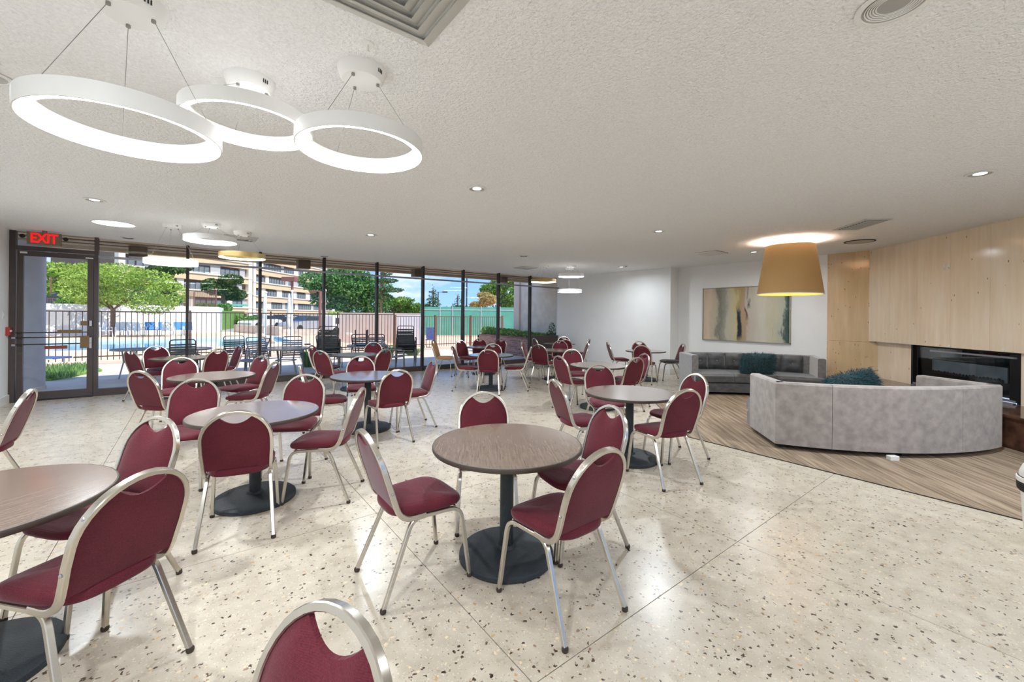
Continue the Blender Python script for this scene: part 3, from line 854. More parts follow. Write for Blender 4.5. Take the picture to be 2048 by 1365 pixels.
ring_pendant(7.49, 8.36, 2.48, 'gold-bodied ring pendant before the last window bay', 'lamp_gold')
ring_pendant(8.45, 8.32, 2.25, 'white ring pendant lowest in the right far cluster, against the white wall')

def diffuser(x, y, half, label, nring=4, rz=0):
    t = thing('air_diffuser', label, 'vent', (x, y, ZC), rz)
    MB().box(-half + 0.02, half - 0.02, -half + 0.02, half - 0.02, -0.006, -0.001).build('backing', 'lamp_white', t)
    for k in range(nring):
        o = half - k * half * 0.8 / nring
        i = o - half * 0.74 / nring
        zt, zb = -0.004, -0.022 - 0.005 * k
        for q in range(4):
            a = q * math.pi / 2
            c, s = math.cos(a), math.sin(a)
            rot = lambda px, py: (px * c - py * s, px * s + py * c)
            pts = [rot(-o, -o), rot(o, -o), rot(i, -i), rot(-i, -i)]
            v = [(*pts[0], zt), (*pts[1], zt), (*pts[2], zb), (*pts[3], zb)]
            v += [(p[0], p[1], p[2] - 0.004) for p in v]
            MB().add(v, [(0, 1, 2, 3), (7, 6, 5, 4), (0, 4, 5, 1), (1, 5, 6, 2), (2, 6, 7, 3), (3, 7, 4, 0)]).build('louvre', 'vent_grey', t)
    return t
diffuser(0.66, 1.67, 0.29, 'large square louvred air diffuser at the top edge of the frame', 4)
diffuser(7.47, 9.1, 0.26, 'square air diffuser in the far ceiling near the windows', 3)
diffuser(0.68, 9.05, 0.26, 'square air diffuser behind the left far ring pendants', 3)
# linear grille near the fireplace
t = thing('ceiling_grille', 'dark slatted air grille in the ceiling above the sofas', 'vent', (7.70, 1.70, ZC), R(-45))
MB().box(-0.17, 0.17, -0.36, 0.36, -0.012, -0.001).build('flange', 'vent_grey', t)
MB().box(-0.13, 0.13, -0.32, 0.32, -0.014, -0.012).build('throat', 'vent_dark', t)
for k in range(11):
    MB().box(-0.13, 0.13, -0.30 + k * 0.06 - 0.008, -0.30 + k * 0.06 + 0.004, -0.022, -0.013).build('slat', 'vent_grey', t)
t = thing('ceiling_speaker', 'round grey perforated ceiling speaker by the travertine', 'speaker', (9.34, 2.08, ZC))
MB().lathe([(0, -0.012), (0.19, -0.012), (0.20, -0.006), (0.20, -0.001), (0, -0.001)], 32).build('grille', 'can_baffle', t)
MB().lathe([(0.20, -0.001), (0.222, -0.001), (0.222, -0.010), (0.20, -0.013)], 32, closed=True).build('rim', 'vent_dark', t)
t = thing('access_panel', 'flat white access panel in the ceiling before the painting wall', 'panel', (8.7, 4.4, ZC), R(0))
MB().bbox(-0.26, 0.26, -0.22, 0.22, -0.022, -0.001, 0.004).build('panel', 'trim_white', t)
MB().box(-0.265, 0.265, -0.225, 0.225, -0.003, -0.001).build('gap', 'vent_dark', t)
t = thing('sprinkler_head', 'small white sprinkler head beside the near diffuser', 'sprinkler', (0.70, 2.14, ZC))
MB().lathe([(0, -0.008), (0.028, -0.006), (0.03, -0.001), (0, -0.001)], 16).build('escutcheon', 'lamp_white', t, True)
MB().lathe([(0, -0.045), (0.012, -0.045), (0.012, -0.04), (0.005, -0.038), (0.005, -0.007), (0, -0.007)], 10).build('nozzle', 'lamp_white', t)
t = thing('smoke_detector', 'small round detector high in front of the bare white wall', 'detector', (9.1, 6.9, ZC))
MB().lathe([(0, -0.035), (0.05, -0.035), (0.062, -0.02), (0.062, -0.001), (0, -0.001)], 20).build('body', 'lamp_white', t, True)
MB().lathe([(0.0, -0.042), (0.022, -0.042), (0.026, -0.035), (0, -0.035)], 14).build('sensor', 'vent_dark', t)

# --- amber drum pendant
t = thing('drum_pendant', 'large tapered amber fabric drum pendant over the sofas', 'pendant light', (8.36, 2.83, 0))
rb, rt, zb, zt = 0.50, 0.375, 1.985, 2.845
MB().lathe([(rb, zb), (rt, zt), (rt - 0.006, zt), (rb - 0.006, zb)], 64, closed=True).build('shade', 'lamp_linen', t, 40)
MB().lathe([(rb - 0.008, zb + 0.004), (rt - 0.010, zt - 0.004), (rt - 0.014, zt - 0.004), (rb - 0.012, zb + 0.004)], 64, closed=True).build('lining', 'lamp_lining', t, 40)
MB().lathe([(rb + 0.003, zb - 0.004), (rb + 0.003, zb + 0.012), (rb - 0.012, zb + 0.012), (rb - 0.012, zb - 0.004)], 64, closed=True).build('bottom_rim', 'plastic_white', t, 40)
MB().lathe([(0, zb + 0.03), (rb - 0.022, zb + 0.03), (rb - 0.023, zb + 0.036), (0, zb + 0.036)], 48).build('diffuser', 'lamp_lining', t)  # added opaque glowing disc, keeps the bulb from shining on the floor
MB().lathe([(0, ZC - 0.022), (0.06, ZC - 0.022), (0.07, ZC), (0, ZC)], 24).build('canopy', 'silver_bar', t)
MB().sweep([(0, 0, ZC - 0.02), (0, 0, 2.45)], 0.012, 0.012, n=8).build('stem', 'silver_bar', t)
for k in range(3):
    a = R(30 + 120 * k)
    MB().sweep([(0, 0, 2.80), (rt * math.cos(a) * 0.99, rt * math.sin(a) * 0.99, 2.82)], 0.006, 0.006, n=6).build('spider_arm', 'silver_bar', t)
MB().lathe([(0.0, 2.33), (0.03, 2.335), (0.045, 2.38), (0.03, 2.43), (0.015, 2.45), (0, 2.45)], 16).build('bulb', 'lit_can', t, True)
L = bpy.data.lights.new('bulb_lamp', 'POINT'); L.energy = 34; L.color = (1, 0.97, 0.93); L.shadow_soft_size = 0.06
lo = bpy.data.objects.new('bulb_lamp', L); COL.objects.link(lo); lo.parent = t; lo.location = (0, 0, 2.735)

# --- painting
t = thing('framed_painting', 'large framed abstract painting in cream, grey and dark blue washes', 'painting', (10.74, 4.62, 0.98))
MB().box(-0.032, -0.012, -1.0, 1.0, 0.02, 1.34).build('canvas', 'canvas_paint', t)
MB().box(-0.012, -0.001, -0.98, 0.98, 0.04, 1.32).build('stretcher', 'bronze_dark', t)
for nm, bx in (('frame_side', (-0.045, 0, -1.02, -1.002, 0, 1.36)), ('frame_side', (-0.045, 0, 1.002, 1.02, 0, 1.36)), ('frame_top', (-0.045, 0, -1.02, 1.02, 1.342, 1.36)), ('frame_bottom', (-0.045, 0, -1.02, 1.02, 0, 0.018))):
    MB().box(*bx).build(nm, 'frame_silver', t)

# ================================================================== BANQUET CHAIRS
def hoop_y(z): return -0.175 - (z - 0.46) * 0.32
HW, HZ = 0.202, 0.70                # half width and spring line of the back hoop (tube centre)
def hoop_pts():
    pts = []
    base = fillet([(HW - 0.012, -0.02, 0.432), (HW - 0.010, -0.165, 0.432), (HW - 0.004, hoop_y(0.56), 0.56)], [0.085], 6)
    pts += base
    pts += [Vector((HW, hoop_y(z), z)) for z in (0.62, 0.66, HZ)]
    for k in range(1, 18):
        a = math.pi * k / 18
        z = HZ + HW * math.sin(a)
        pts.append(Vector((HW * math.cos(a), hoop_y(z), z)))
    pts += [Vector((-p.x, p.y, p.z)) for p in reversed(base + [Vector((HW, hoop_y(z), z)) for z in (0.62, 0.66, HZ)])]
    return pts
def hoop_side(i):
    return (0, 1, 0.0) if False else None
def chair_meshes(fabric, seatfab):
    M = {}
    # --- back hoop: flat oval tube, wide across the plane of the back
    pts = hoop_pts()
    nrm = Vector((0, 1, 0.32)).normalized()
    M['back_frame'] = MB().sweep(pts, 0.030, 0.022, side=lambda i: (nrm if pts[i].z > 0.5 else Vector((0, 0.35 + (pts[i].z - 0.43) * 8, 1 - (pts[i].z - 0.43) * 9))), n=8, round_='box').mesh('back_frame', 'chrome', 35)
    # --- back pad
    def top(x):
        arch = HZ + math.sqrt(max(0, HW ** 2 - x * x)) - 0.012
        if abs(x) < 0.092:
            t = abs(x) / 0.092
            edge = HZ + math.sqrt(HW ** 2 - 0.092 ** 2) - 0.012
            return edge - 0.048 * (1 - t * t)
        return arch
    nx, nz = 24, 9
    xs = [-(HW - 0.010) + 2 * (HW - 0.010) * k / nx for k in range(nx + 1)]
    for q, v in ((5, -0.092), (nx - 5, 0.092)):
        j = min(range(nx + 1), key=lambda k: abs(xs[k] - v)); xs[j] = v
    front, back = [], []
    for x in xs:
        zt, zb0 = top(x), 0.492
        for r in range(nz + 1):
            t = r / nz
            z = zb0 + (zt - zb0) * t
            ex = 1 - (abs(x) / (HW - 0.010)) ** 4
            bul = ex * (1 - (2 * t - 1) ** 6)
            y = hoop_y(z)
            front.append((x, y + 0.006 + 0.022 * bul, z)); back.append((x, y - 0.007 - 0.004 * bul, z))
    N = (nx + 1) * (nz + 1); f = []
    idx = lambda i, j: i * (nz + 1) + j
    for i in range(nx):
        for j in range(nz):
            a, b, c, d = idx(i, j), idx(i + 1, j), idx(i + 1, j + 1), idx(i, j + 1)
            f += [(a, b, c, d), (N + a, N + d, N + c, N + b)]
    rim = [idx(i, 0) for i in range(nx + 1)] + [idx(nx, j) for j in range(1, nz + 1)] + [idx(i, nz) for i in range(nx - 1, -1, -1)] + [idx(0, j) for j in range(nz - 1, 0, -1)]
    for k in range(len(rim)):
        a, b = rim[k], rim[(k + 1) % len(rim)]
        f.append((a, N + a, N + b, b))
    M['backrest'] = MB().add(front + back, f).mesh('backrest', fabric, 50)
    # --- seat cushion: rounded trapezoid, domed
    out = []
    for k in range(40):
        a = 2 * math.pi * k / 40
        c, s = math.cos(a), math.sin(a)
        x = math.copysign(abs(c) ** 0.55, c); y = math.copysign(abs(s) ** 0.55, s)
        w = 0.198 + 0.020 * y
        out.append((x * w, 0.02 + y * 0.222))
    v, f = [], []
    prof = [(0.90, 0.438), (0.985, 0.444), (1.0, 0.456), (1.0, 0.474), (0.975, 0.487), (0.90, 0.495), (0.72, 0.500), (0.4, 0.502)]
    for sc, z in prof:
        for x, y in out: v.append((x * sc, 0.02 + (y - 0.02) * sc, z - 0.018 * max(0, (y - 0.12) / 0.12) ** 2 * (z > 0.46)))
    for i in range(len(prof) - 1):
        for k in range(40):
            q = (k + 1) % 40
            f.append((i * 40 + k, i * 40 + q, (i + 1) * 40 + q, (i + 1) * 40 + k))
    f.append(tuple(range(39, -1, -1))); f.append(tuple((len(prof) - 1) * 40 + k for k in range(40)))
    M['seat'] = MB().add(v, f).mesh('seat', seatfab, 60)
    # --- side frames: front leg, rail, rear leg in one bent tube
    for s in (-1, 1):
        p = fillet([(s * 0.218, 0.254, 0.012), (s * 0.197, 0.200, 0.425), (s * 0.186, -0.095, 0.430), (s * 0.222, -0.27, 0.012)], [0.075, 0.06], 6)
        M['side_frame%d' % s] = MB().sweep(p, 0.024, 0.022, side=(1, 0, 0), n=8, round_='box').mesh('side_frame', 'chrome', 35)
    M['foot_cap'] = MB().lathe([(0.0, 0.0), (0.014, 0.0), (0.0165, 0.006), (0.0165, 0.018), (0.013, 0.024), (0, 0.024)], 10).mesh('foot_cap', 'rubber', 40)
    M['bolt'] = MB().lathe([(0, 0.005), (0.005, 0.0045), (0.0075, 0.002), (0.0075, 0), (0, 0)], 8).mesh('bolt', 'silver_bar', 40)
    M['cross_bar'] = MB().sweep([(-0.19, 0.17, 0.428), (0.19, 0.17, 0.428)], 0.016, 0.016, n=8).mesh('cross_bar', 'chrome', 35)
    return M
FAB = {'burgundy': chair_meshes('burgundy', 'burgundy'), 'tan': chair_meshes('tan_cloth', 'tan_cloth'), 'dark': chair_meshes('burgundy', 'charcoal_cloth')}
NCH = 0
def chair(x, y, ang, label, kind='burgundy', group='burgundy banquet chairs around the round tables'):
    global NCH
    M = FAB[kind]
    t = thing('banquet_chair', label, 'chair', (x, y, 0.0), R(ang - 90), group)
    inst('seat', M['seat'], t); inst('backrest', M['backrest'], t)
    bf = inst('back_frame', M['back_frame'], t)
    for s in (-1, 1):
        sf = inst('side_frame', M['side_frame%d' % s], t)
        inst('foot_cap', M['foot_cap'], sf, (s * 0.218, 0.254, 0)); inst('foot_cap', M['foot_cap'], sf, (s * 0.222, -0.27, 0))
        for z in (0.60, 0.80):
            hx = HW if z < HZ else math.sqrt(HW ** 2 - (z - HZ) ** 2)
            b = inst('bolt', M['bolt'], bf, (s * (hx + 0.010), hoop_y(z), z)); b.rotation_euler = (0, s * R(90 if z < HZ else 60), 0)
    inst('cross_bar', M['cross_bar'], t)
    NCH += 1
    return t

# ------------------------------------------------------------------ round tables
TB = {}
TB['top'] = MB().lathe([(0, -0.024), (0.470, -0.024), (0.470, 0.0), (0.0, 0.0)], 72).mesh('tabletop', 'laminate', 30)
TB['edge'] = MB().lathe([(0.470, 0.0), (0.477, -0.001), (0.480, -0.006), (0.480, -0.022), (0.476, -0.028), (0.468, -0.028), (0.468, -0.0235), (0.4705, -0.023)], 72, closed=True).mesh('edge_band', 'laminate_edge', 40)
TB['col'] = MB().lathe([(0.044, 0.04), (0.044, 0.70)], 24).mesh('column', 'cast_iron', 40)
TB['base'] = MB().lathe([(0, 0), (0.300, 0.0), (0.305, 0.006), (0.303, 0.030), (0.292, 0.040), (0.20, 0.050), (0.085, 0.058), (0.065, 0.062), (0.055, 0.082), (0, 0.082)], 56).mesh('base', 'cast_iron', 40)
sp = MB()
for k in range(4):
    a = k * math.pi / 2 + 0.4
    c, s = math.cos(a), math.sin(a)
    sp.sweep([(0.03 * c, 0.03 * s, 0.69), (0.30 * c, 0.30 * s, 0.700)], 0.03, 0.012, side=(-s, c, 0), n=4)
TB['spider'] = sp.mesh('spider_plate', 'cast_iron')
def table(x, y, label, rz=0.0):
    t = thing('round_table', label, 'table', (x, y, 0), rz, 'round pedestal tables')
    inst('base', TB['base'], t); inst('column', TB['col'], t); inst('spider_plate', TB['spider'], t)
    tp = inst('tabletop', TB['top'], t, (0, 0, 0.7316)); inst('edge_band', TB['edge'], tp)
    return t
TABLES = {'T1': (1.625, 2.15), 'T2': (3.799, 2.813), 'T3': (0.424, 4.05), 'T4': (0.221, 6.742), 'T5': (1.895, 5.666), 'T6': (5.034, 7.266), 'T8': (2.704, 8.829), 'T11': (5.51, 4.734), 'T12': (8.922, 6.15), 'T13': (-0.762, 2.814), 'T7': (-0.15, 9.80), 'T10a': (8.945, 9.237), 'T10b': (7.136, 7.47), 'T9': (6.21, 9.29)}
TLAB = {'T1': 'round brown table nearest the viewer, alone in the middle foreground', 'T2': 'round brown table closest to the grey sofas',
        'T3': 'round table in the left foreground, whole top in view, beside the cut-off one', 'T4': 'round table one row behind the left foreground table, toward the exit door',
        'T5': 'round pale-shining table left of centre, in the second row', 'T6': 'round pale table mid-room, a single chair back centred before it',
        'T7': 'round table farthest left, close to the glass beside the door', 'T8': 'round table against the glass behind the left-of-centre one',
        'T9': 'round table nearest the brick planter outside', 'T10a': 'farthest round table, in the corner under the low spandrel window', 'T10b': 'round table in front of the corner one, below the right ring pendants',
        'T11': 'round brown table directly behind the one closest to the sofas', 'T12': 'round table beside the bare white wall and its pilaster', 'T13': 'round brown table cut off by the left edge of the picture'}
for k, (x, y) in TABLES.items(): table(x, y, TLAB[k], rnd.uniform(-0.5, 0.5) + R(37))

near = {'T1': 'the nearest middle table', 'T2': 'the table closest to the sofas', 'T3': 'the left foreground table', 'T4': 'the second table on the left', 'T5': 'the shining table left of centre',
        'T6': 'the pale middle-of-room table', 'T7': 'the far left table by the glass', 'T8': 'the table against the middle glass', 'T9': 'the table nearest the brick planter',
        'T10a': 'the farthest corner table', 'T10b': 'the table before the corner one', 'T11': 'the brown table second from the sofas', 'T12': 'the table by the white wall', 'T13': 'the table cut off at left'}
CH = [('C0', None, -1.367, 5.155, 176, 'burgundy chair alone at the left edge, seen edge-on below the exit door'),
 ('C1', 'T13', -0.34, 2.468, 128.5, 'large burgundy chair with its back to the viewer'), ('C2', 'T13', -0.403, 3.161, -141.7, 'burgundy chair facing the viewer behind'),
 ('C3', 'T3', 0.291, 3.584, 78.5, 'burgundy chair seen squarely from behind at'), ('C4', 'T3', 0.916, 3.851, 147.9, 'burgundy chair in profile with seat pointing left at'),
 ('C5', 'T3', 0.818, 4.59, -118.5, 'burgundy chair behind the right rim of'), ('C6', 'T3', -0.06, 4.82, -108.5, 'burgundy chair behind the left rim of'),
 ('C7', 'T4', -0.234, 6.364, 41.2, 'burgundy chair at the left near side of'), ('C9', 'T4', -0.169, 7.412, -97.9, 'burgundy chair facing us across'),
 ('C14', 'T4', 0.61, 6.497, 148.6, 'burgundy chair showing its slim side, right of'), ('C15', 'T4', 0.584, 7.259, -151.8, 'burgundy chair half hidden behind another at the right of'),
 ('C10', 'T7', -0.601, 9.85, 35.3, 'leftmost burgundy chair at'), ('C11', 'T7', -0.48, 10.40, -72.3, 'burgundy chair facing us, back toward the pool, at'),
 ('C12', 'T7', 0.22, 9.45, 120.1, 'burgundy chair with its back to us at'), ('C13', 'T7', 0.47, 9.99, -164.6, 'narrow-looking burgundy chair in profile at the right of'),
 ('C17', 'T5', 1.932, 5.017, 89.5, 'burgundy chair with its back to us at'), ('C18', 'T5', 2.453, 5.459, 173.2, 'burgundy chair in profile, legs clear of others, right of'),
 ('C19', 'T5', 2.008, 6.294, -105.1, 'burgundy chair facing us behind'), ('C24', 'T5', 1.37, 5.654, -12.9, 'burgundy chair mostly hidden, seat pointing right at'),
 ('C20', 'T8', 2.082, 8.168, 30.7, 'burgundy chair with back to us at the left of'), ('C21', 'T8', 2.20, 9.15, -37.2, 'burgundy chair peeking out behind its neighbour, left of'),
 ('C22', 'T8', 2.786, 8.024, 115.4, 'burgundy chair with back to us at the right of'), ('C23', 'T8', 3.254, 9.521, -118.9, 'burgundy chair facing us behind'),
 ('C25', 'T1', 1.066, 2.326, -0.5, 'burgundy chair pointing right at'), ('C26', 'T1', 1.597, 1.634, 90.2, 'burgundy chair with its back to us, nearest the viewer at'),
 ('C27', 'T1', 2.114, 2.005, 167.1, 'burgundy chair tucked in on the right of'), ('C28', 'T1', 1.798, 2.653, -119.5, 'burgundy chair facing us on the far side of'),
 ('C29', 'T2', 3.243, 3.011, -19.6, 'burgundy chair pointing right at'), ('C30', 'T2', 4.202, 3.484, -122.4, 'burgundy chair facing us behind'),
 ('C31', 'T2', 3.623, 2.297, 74.4, 'burgundy chair with its back to us at'), ('C32', 'T2', 4.306, 2.578, 161.9, 'burgundy chair between the carpet edge and'),
 ('C33', 'T11', 5.104, 4.915, -8.6, 'burgundy chair at the left of'), ('C34', 'T11', 5.852, 5.561, -117.1, 'burgundy chair facing us behind'),
 ('C35', 'T11', 5.707, 4.371, 82.9, 'burgundy chair with its back to us at'), ('C36', 'T11', 6.117, 4.543, 157.6, 'burgundy chair with bright rim at the right of'),
 ('C37', 'T12', 8.80, 6.85, -38.6, 'burgundy chair in profile pointing right at'), ('C38', 'T12', 8.552, 5.901, 20.3, 'burgundy chair with its back to us at'),
 ('C39', 'T12', 9.338, 6.559, -133.4, 'burgundy chair facing us behind'), ('C40', 'T12', 9.488, 5.812, 140, 'dark-seated chair standing away before the pilaster, by'),
 ('C41', 'T6', 4.745, 6.909, 50.9, 'burgundy chair seen squarely from behind at'), ('C42', 'T6', 4.584, 7.503, -38.2, 'burgundy chair in profile pointing right at'),
 ('C43', 'T6', 5.47, 6.95, 136.5, 'burgundy chair in profile pointing left at'), ('C44', 'T6', 5.406, 7.746, -127.8, 'burgundy chair facing us on the far side of'),
 ('C45', 'T9', 5.192, 9.603, -45.2, 'tan chair in profile standing apart left of'), ('C46', 'T9', 5.675, 9.234, -78.0, 'burgundy chair at the left of'),
 ('C47', 'T9', 6.371, 9.70, -116.3, 'burgundy chair facing us behind'), ('C48', 'T9', 6.68, 9.45, -160, 'burgundy chair barely showing at the right of'),
 ('C49', 'T10b', 6.543, 7.28, 25.6, 'burgundy chair with its back to us at'), ('C50', 'T10b', 6.90, 8.04, -49.5, 'burgundy chair in profile at the left of'),
 ('C51', 'T10b', 7.674, 7.909, -137.1, 'burgundy chair facing us behind'), ('C54', 'T10b', 7.50, 7.17, 141.5, 'burgundy chair in profile pointing left at'),
 ('C52', 'T10a', 8.6, 8.70, 55.7, 'burgundy chair with its back to us at'), ('C53', 'T10a', 9.454, 9.59, -140.4, 'burgundy chair facing us behind'),
 ('C55', 'T10a', 9.186, 8.637, 120.3, 'burgundy chair with dark outline at the right of'), ('C56', 'T10a', 8.41, 9.354, -19.3, 'burgundy chair at the left of'),
 ('C57', None, -0.028, 0.825, -157.6, 'burgundy chair nearest the viewer, only its back top showing at the bottom edge')]
for n_, t_, x, y, a, lb in CH:
    lb = lb if t_ is None else lb + ' ' + near[t_]
    chair(x, y, a, lb, 'tan' if n_ == 'C45' else ('dark' if n_ == 'C40' else 'burgundy'))

# ================================================================== CURVED SOFAS
def sofa(label, cx, cy, face, group='pair of curved grey velvet sofas', front='velvet_light', body='velvet'):
    """origin: middle of the chord between the rear corners; faces local +y"""
    t = thing('curved_sofa', label, 'sofa', (cx, cy, 0.007), face - R(90), group)
    hw, bul, th = 1.325, 0.30, 0.13
    zb, zt = 0.058, 0.79
    Rr = (hw * hw + bul * bul) / (2 * bul); yc = Rr - bul
    def arc(x, off=0.0): return yc - math.sqrt((Rr - off) ** 2 - x * x)
    def panel(name, outer, inner, m, z0=zb, z1=zt):
        n = len(outer); b = MB()
        c = 0.02
        v = []
        for (x, y) in outer: v.append((x, y, z0))
        for (x, y) in outer: v.append((x, y, z1 - c))
        for (o, i) in zip(outer, inner): v.append((o[0] + (i[0] - o[0]) * 0.15, o[1] + (i[1] - o[1]) * 0.15, z1))
        for (o, i) in zip(outer, inner): v.append((o[0] + (i[0] - o[0]) * 0.85, o[1] + (i[1] - o[1]) * 0.85, z1))
        for (x, y) in inner: v.append((x, y, z1 - c))
        for (x, y) in inner: v.append((x, y, z0))
        f = []
        for r_ in range(5):
            for k in range(n - 1):
                f.append((r_ * n + k, r_ * n + k + 1, (r_ + 1) * n + k + 1, (r_ + 1) * n + k))
        for k in range(n - 1): f.append((5 * n + k, 5 * n + k + 1, k + 1, k))
        f.append(tuple(r_ * n for r_ in range(6))); f.append(tuple(r_ * n + n - 1 for r_ in range(5, -1, -1)))
        return b.add(v, f).build(name, m, t, 40)
    cuts = [-hw, -0.72, 0.24, 0.86, hw] if True else None
    cuts = [-hw, -0.80, 0.62, hw]
    for k in range(3):
        a, b_ = cuts[k] + (0.002 if k else 0), cuts[k + 1] - (0.002 if k < 2 else 0)
        xs = [a + (b_ - a) * j / 10 for j in range(11)]
        outer = [(x, arc(x)) for x in xs]
        inner = [(x * (Rr - th) / Rr * 0.985, arc(x * (Rr - th) / Rr * 0.985, th)) for x in xs]
        panel('back_panel', outer, inner, front)
    for s in (-1, 1):
        o = [(s * hw, 0.0), (s * (hw - 0.14), 0.80)]
        i = [(s * (hw - th), 0.02), (s * (hw - 0.14 - th), 0.78)]
        if s > 0: o, i = o[::-1], i[::-1]
        panel('wing', o, i, front)
    # seat skirt and cushions follow the curve
    def seat_piece(name, x0, x1, y_in, y_out, z0, z1, m, soft=0.03):
        xs = [x0 + (x1 - x0) * j / 12 for j in range(13)]
        outer = [(x, arc(x) + y_in) for x in xs]
        inner = [(x, arc(x) + y_out) for x in xs]
        n = 13; v = []
        for z, e in ((z0, 0), (z1 - soft, 0), (z1, soft)):
            for x, y in outer: v.append((x, y + e, z))
            for x, y in inner: v.append((x, y - e, z))
        f = []
        for lv in range(2):
            for k in range(n - 1):
                f.append((lv * 2 * n + k, lv * 2 * n + k + 1, (lv + 1) * 2 * n + k + 1, (lv + 1) * 2 * n + k))
                f.append((lv * 2 * n + n + k + 1, lv * 2 * n + n + k, (lv + 1) * 2 * n + n + k, (lv + 1) * 2 * n + n + k + 1))
            f.append((lv * 2 * n, (lv + 1) * 2 * n, (lv + 1) * 2 * n + n, lv * 2 * n + n))
            f.append((lv * 2 * n + n - 1, lv * 2 * n + 2 * n - 1, (lv + 1) * 2 * n + 2 * n - 1, (lv + 1) * 2 * n + n - 1))
        for k in range(n - 1): f.append((4 * n + k, 4 * n + k + 1, 5 * n + k + 1, 5 * n + k))
        for k in range(n - 1): f.append((k + 1, k, n + k, n + k + 1))
        return MB().add(v, f).build(name, m, t, 40)
    seat_piece('seat_base', -1.14, 1.14, th + 0.01, 1.03, zb, 0.255, body)
    for a, b_ in ((-1.14, -0.385), (-0.375, 0.375), (0.385, 1.14)):
        seat_piece('seat_cushion', a, b_, th + 0.10, 1.05, 0.262, 0.425, body, 0.045)
    # tufted inner back: pillowy sections with buttons
    for j in range(6):
        a, b_ = -1.08 + 0.36 * j + 0.006, -1.08 + 0.36 * (j + 1) - 0.006
        v, f = [], []
        nx, nz = 8, 8
        for q in range(nz + 1):
            for k in range(nx + 1):
                u, w = k / nx, q / nz
                x = a + (b_ - a) * u
                bulge = 0.06 * (1 - (2 * u - 1) ** 4) * (1 - (2 * w - 1) ** 4) - 0.035 * math.exp(-((u - 0.5) ** 2 + (w - 0.52) ** 2) * 40)
                v.append((x, arc(x, th) + 0.004 + 0.015 + bulge, 0.43 + (zt - 0.445) * w))
        for q in range(nz):
            for k in range(nx): f.append((q * (nx + 1) + k, q * (nx + 1) + k + 1, (q + 1) * (nx + 1) + k + 1, (q + 1) * (nx + 1) + k))
        o = len(v); vb = [(x, arc(x, th) + 0.002, z) for (x, y, z) in v]
        rim = list(range(nx + 1)) + [(q + 1) * (nx + 1) - 1 for q in range(1, nz + 1)] + [nz * (nx + 1) + k for k in range(nx - 1, -1, -1)] + [q * (nx + 1) for q in range(nz - 1, 0, -1)]
        f += [(rim[k], o + rim[k], o + rim[(k + 1) % len(rim)], rim[(k + 1) % len(rim)]) for k in range(len(rim))]
        tf = MB().add(v + vb, f).build('tufted_section', body, t, True)
        x = (a + b_) / 2
        MB().lathe([(0, 0.012), (0.008, 0.010), (0.013, 0.004), (0.013, 0), (0, 0)], 10).build('button', 'velvet_button', tf, True, (x, arc(x, th) + 0.046, 0.61)).rotation_euler = (R(-90), 0, 0)
    for x, y in ((-1.2, 0.1), (1.2, 0.1), (-1.1, 0.68), (1.1, 0.68), (0, -0.18), (0, 0.5)):
        MB().box(x - 0.04, x + 0.04, y - 0.04, y + 0.04, 0.0, zb).build('leg', 'sofa_leg', t)
    return t
# sofa with its back to us: rear corners measured on the floor
c0, c1 = Vector((5.51, 2.0)), Vector((7.58, 0.35))
mid = (c0 + c1) / 2; d = (c1 - c0).normalized()
s1 = sofa('curved grey velvet sofa with its back to the viewer, on the carpet', mid.x, mid.y, math.atan2(d.x, -d.y) if False else math.atan2(0.782, 0.623))
tp0, tp1 = Vector((8.11, 4.48)), Vector((9.55, 2.62))
md = (tp0 + tp1) / 2 + Vector((0.79, 0.612)) * 0.79
s2 = sofa('curved grey tufted velvet sofa below the painting, facing the viewer', md.x, md.y, math.atan2(-0.612, -0.79), front='velvet', body='velvet_dark')
tag(MB().bbox(-0.05, 0.05, -0.03, 0.03, 0, 0.045, 0.004).build('floor_outlet_box', 'plastic_white', loc=(6.13, 1.06, 0.008), rz=R(-38)), 'little white block on the carpet under the near sofa back', 'outlet box')

def fur_cushion(x, y, z, rz, tilt, label, roll=0.0, w=0.30, h=0.22):
    t = thing('fur_cushion', label, 'cushion', (x, y, z), rz, 'teal fur cushions on the sofas')
    t.rotation_euler = (tilt, roll, rz)
    n = 14; v, f = [], []
    d_ = 0.085
    for side in (1, -1):
        for j in range(n + 1):
            for i in range(n + 1):
                u, q = 2 * i / n - 1, 2 * j / n - 1
                k = (1 - abs(u) ** 2.6) * (1 - abs(q) ** 2.6)
                v.append((u * w * (1 - 0.08 * q * q), side * d_ * max(0, k) ** 0.6, q * h * (1 - 0.08 * u * u) + h))
    N = (n + 1) ** 2
    for j in range(n):
        for i in range(n):
            a = j * (n + 1) + i
            f += [(a, a + 1, a + n + 2, a + n + 1), (N + a, N + a + n + 1, N + a + n + 2, N + a + 1)]
    body = MB().add(v, f).build('cushion_body', 'teal_fur', t, True)
    hr = MB(); r2 = random.Random(3)
    for k in range(5200):
        i = r2.randrange(2 * N)
        p = Vector(v[i]) + Vector((r2.uniform(-.02, .02), 0, r2.uniform(-.02, .02)))
        c = Vector((0, 0, h))
        nrm = (p - c); nrm = Vector((nrm.x * 0.9, nrm.y * 3.0, nrm.z * 0.9)).normalized()
        tip = p + nrm * r2.uniform(0.025, 0.065) + Vector((r2.uniform(-.03, .03), r2.uniform(-.02, .02), r2.uniform(-.045, .012)))
        s = Vector((r2.uniform(-1, 1), r2.uniform(-1, 1), r2.uniform(-1, 1))).normalized() * 0.004
        hr.add([p - s, p + s, tip], [(0, 1, 2)])
    tag(hr.build('fur', 'teal_fur', body), kind='stuff')
    return t
fur_cushion(9.02, 3.62, 0.42, math.atan2(-0.612, -0.79) - R(90) + 0.1, R(-14), 'shaggy teal fur cushion propped on the tufted sofa')
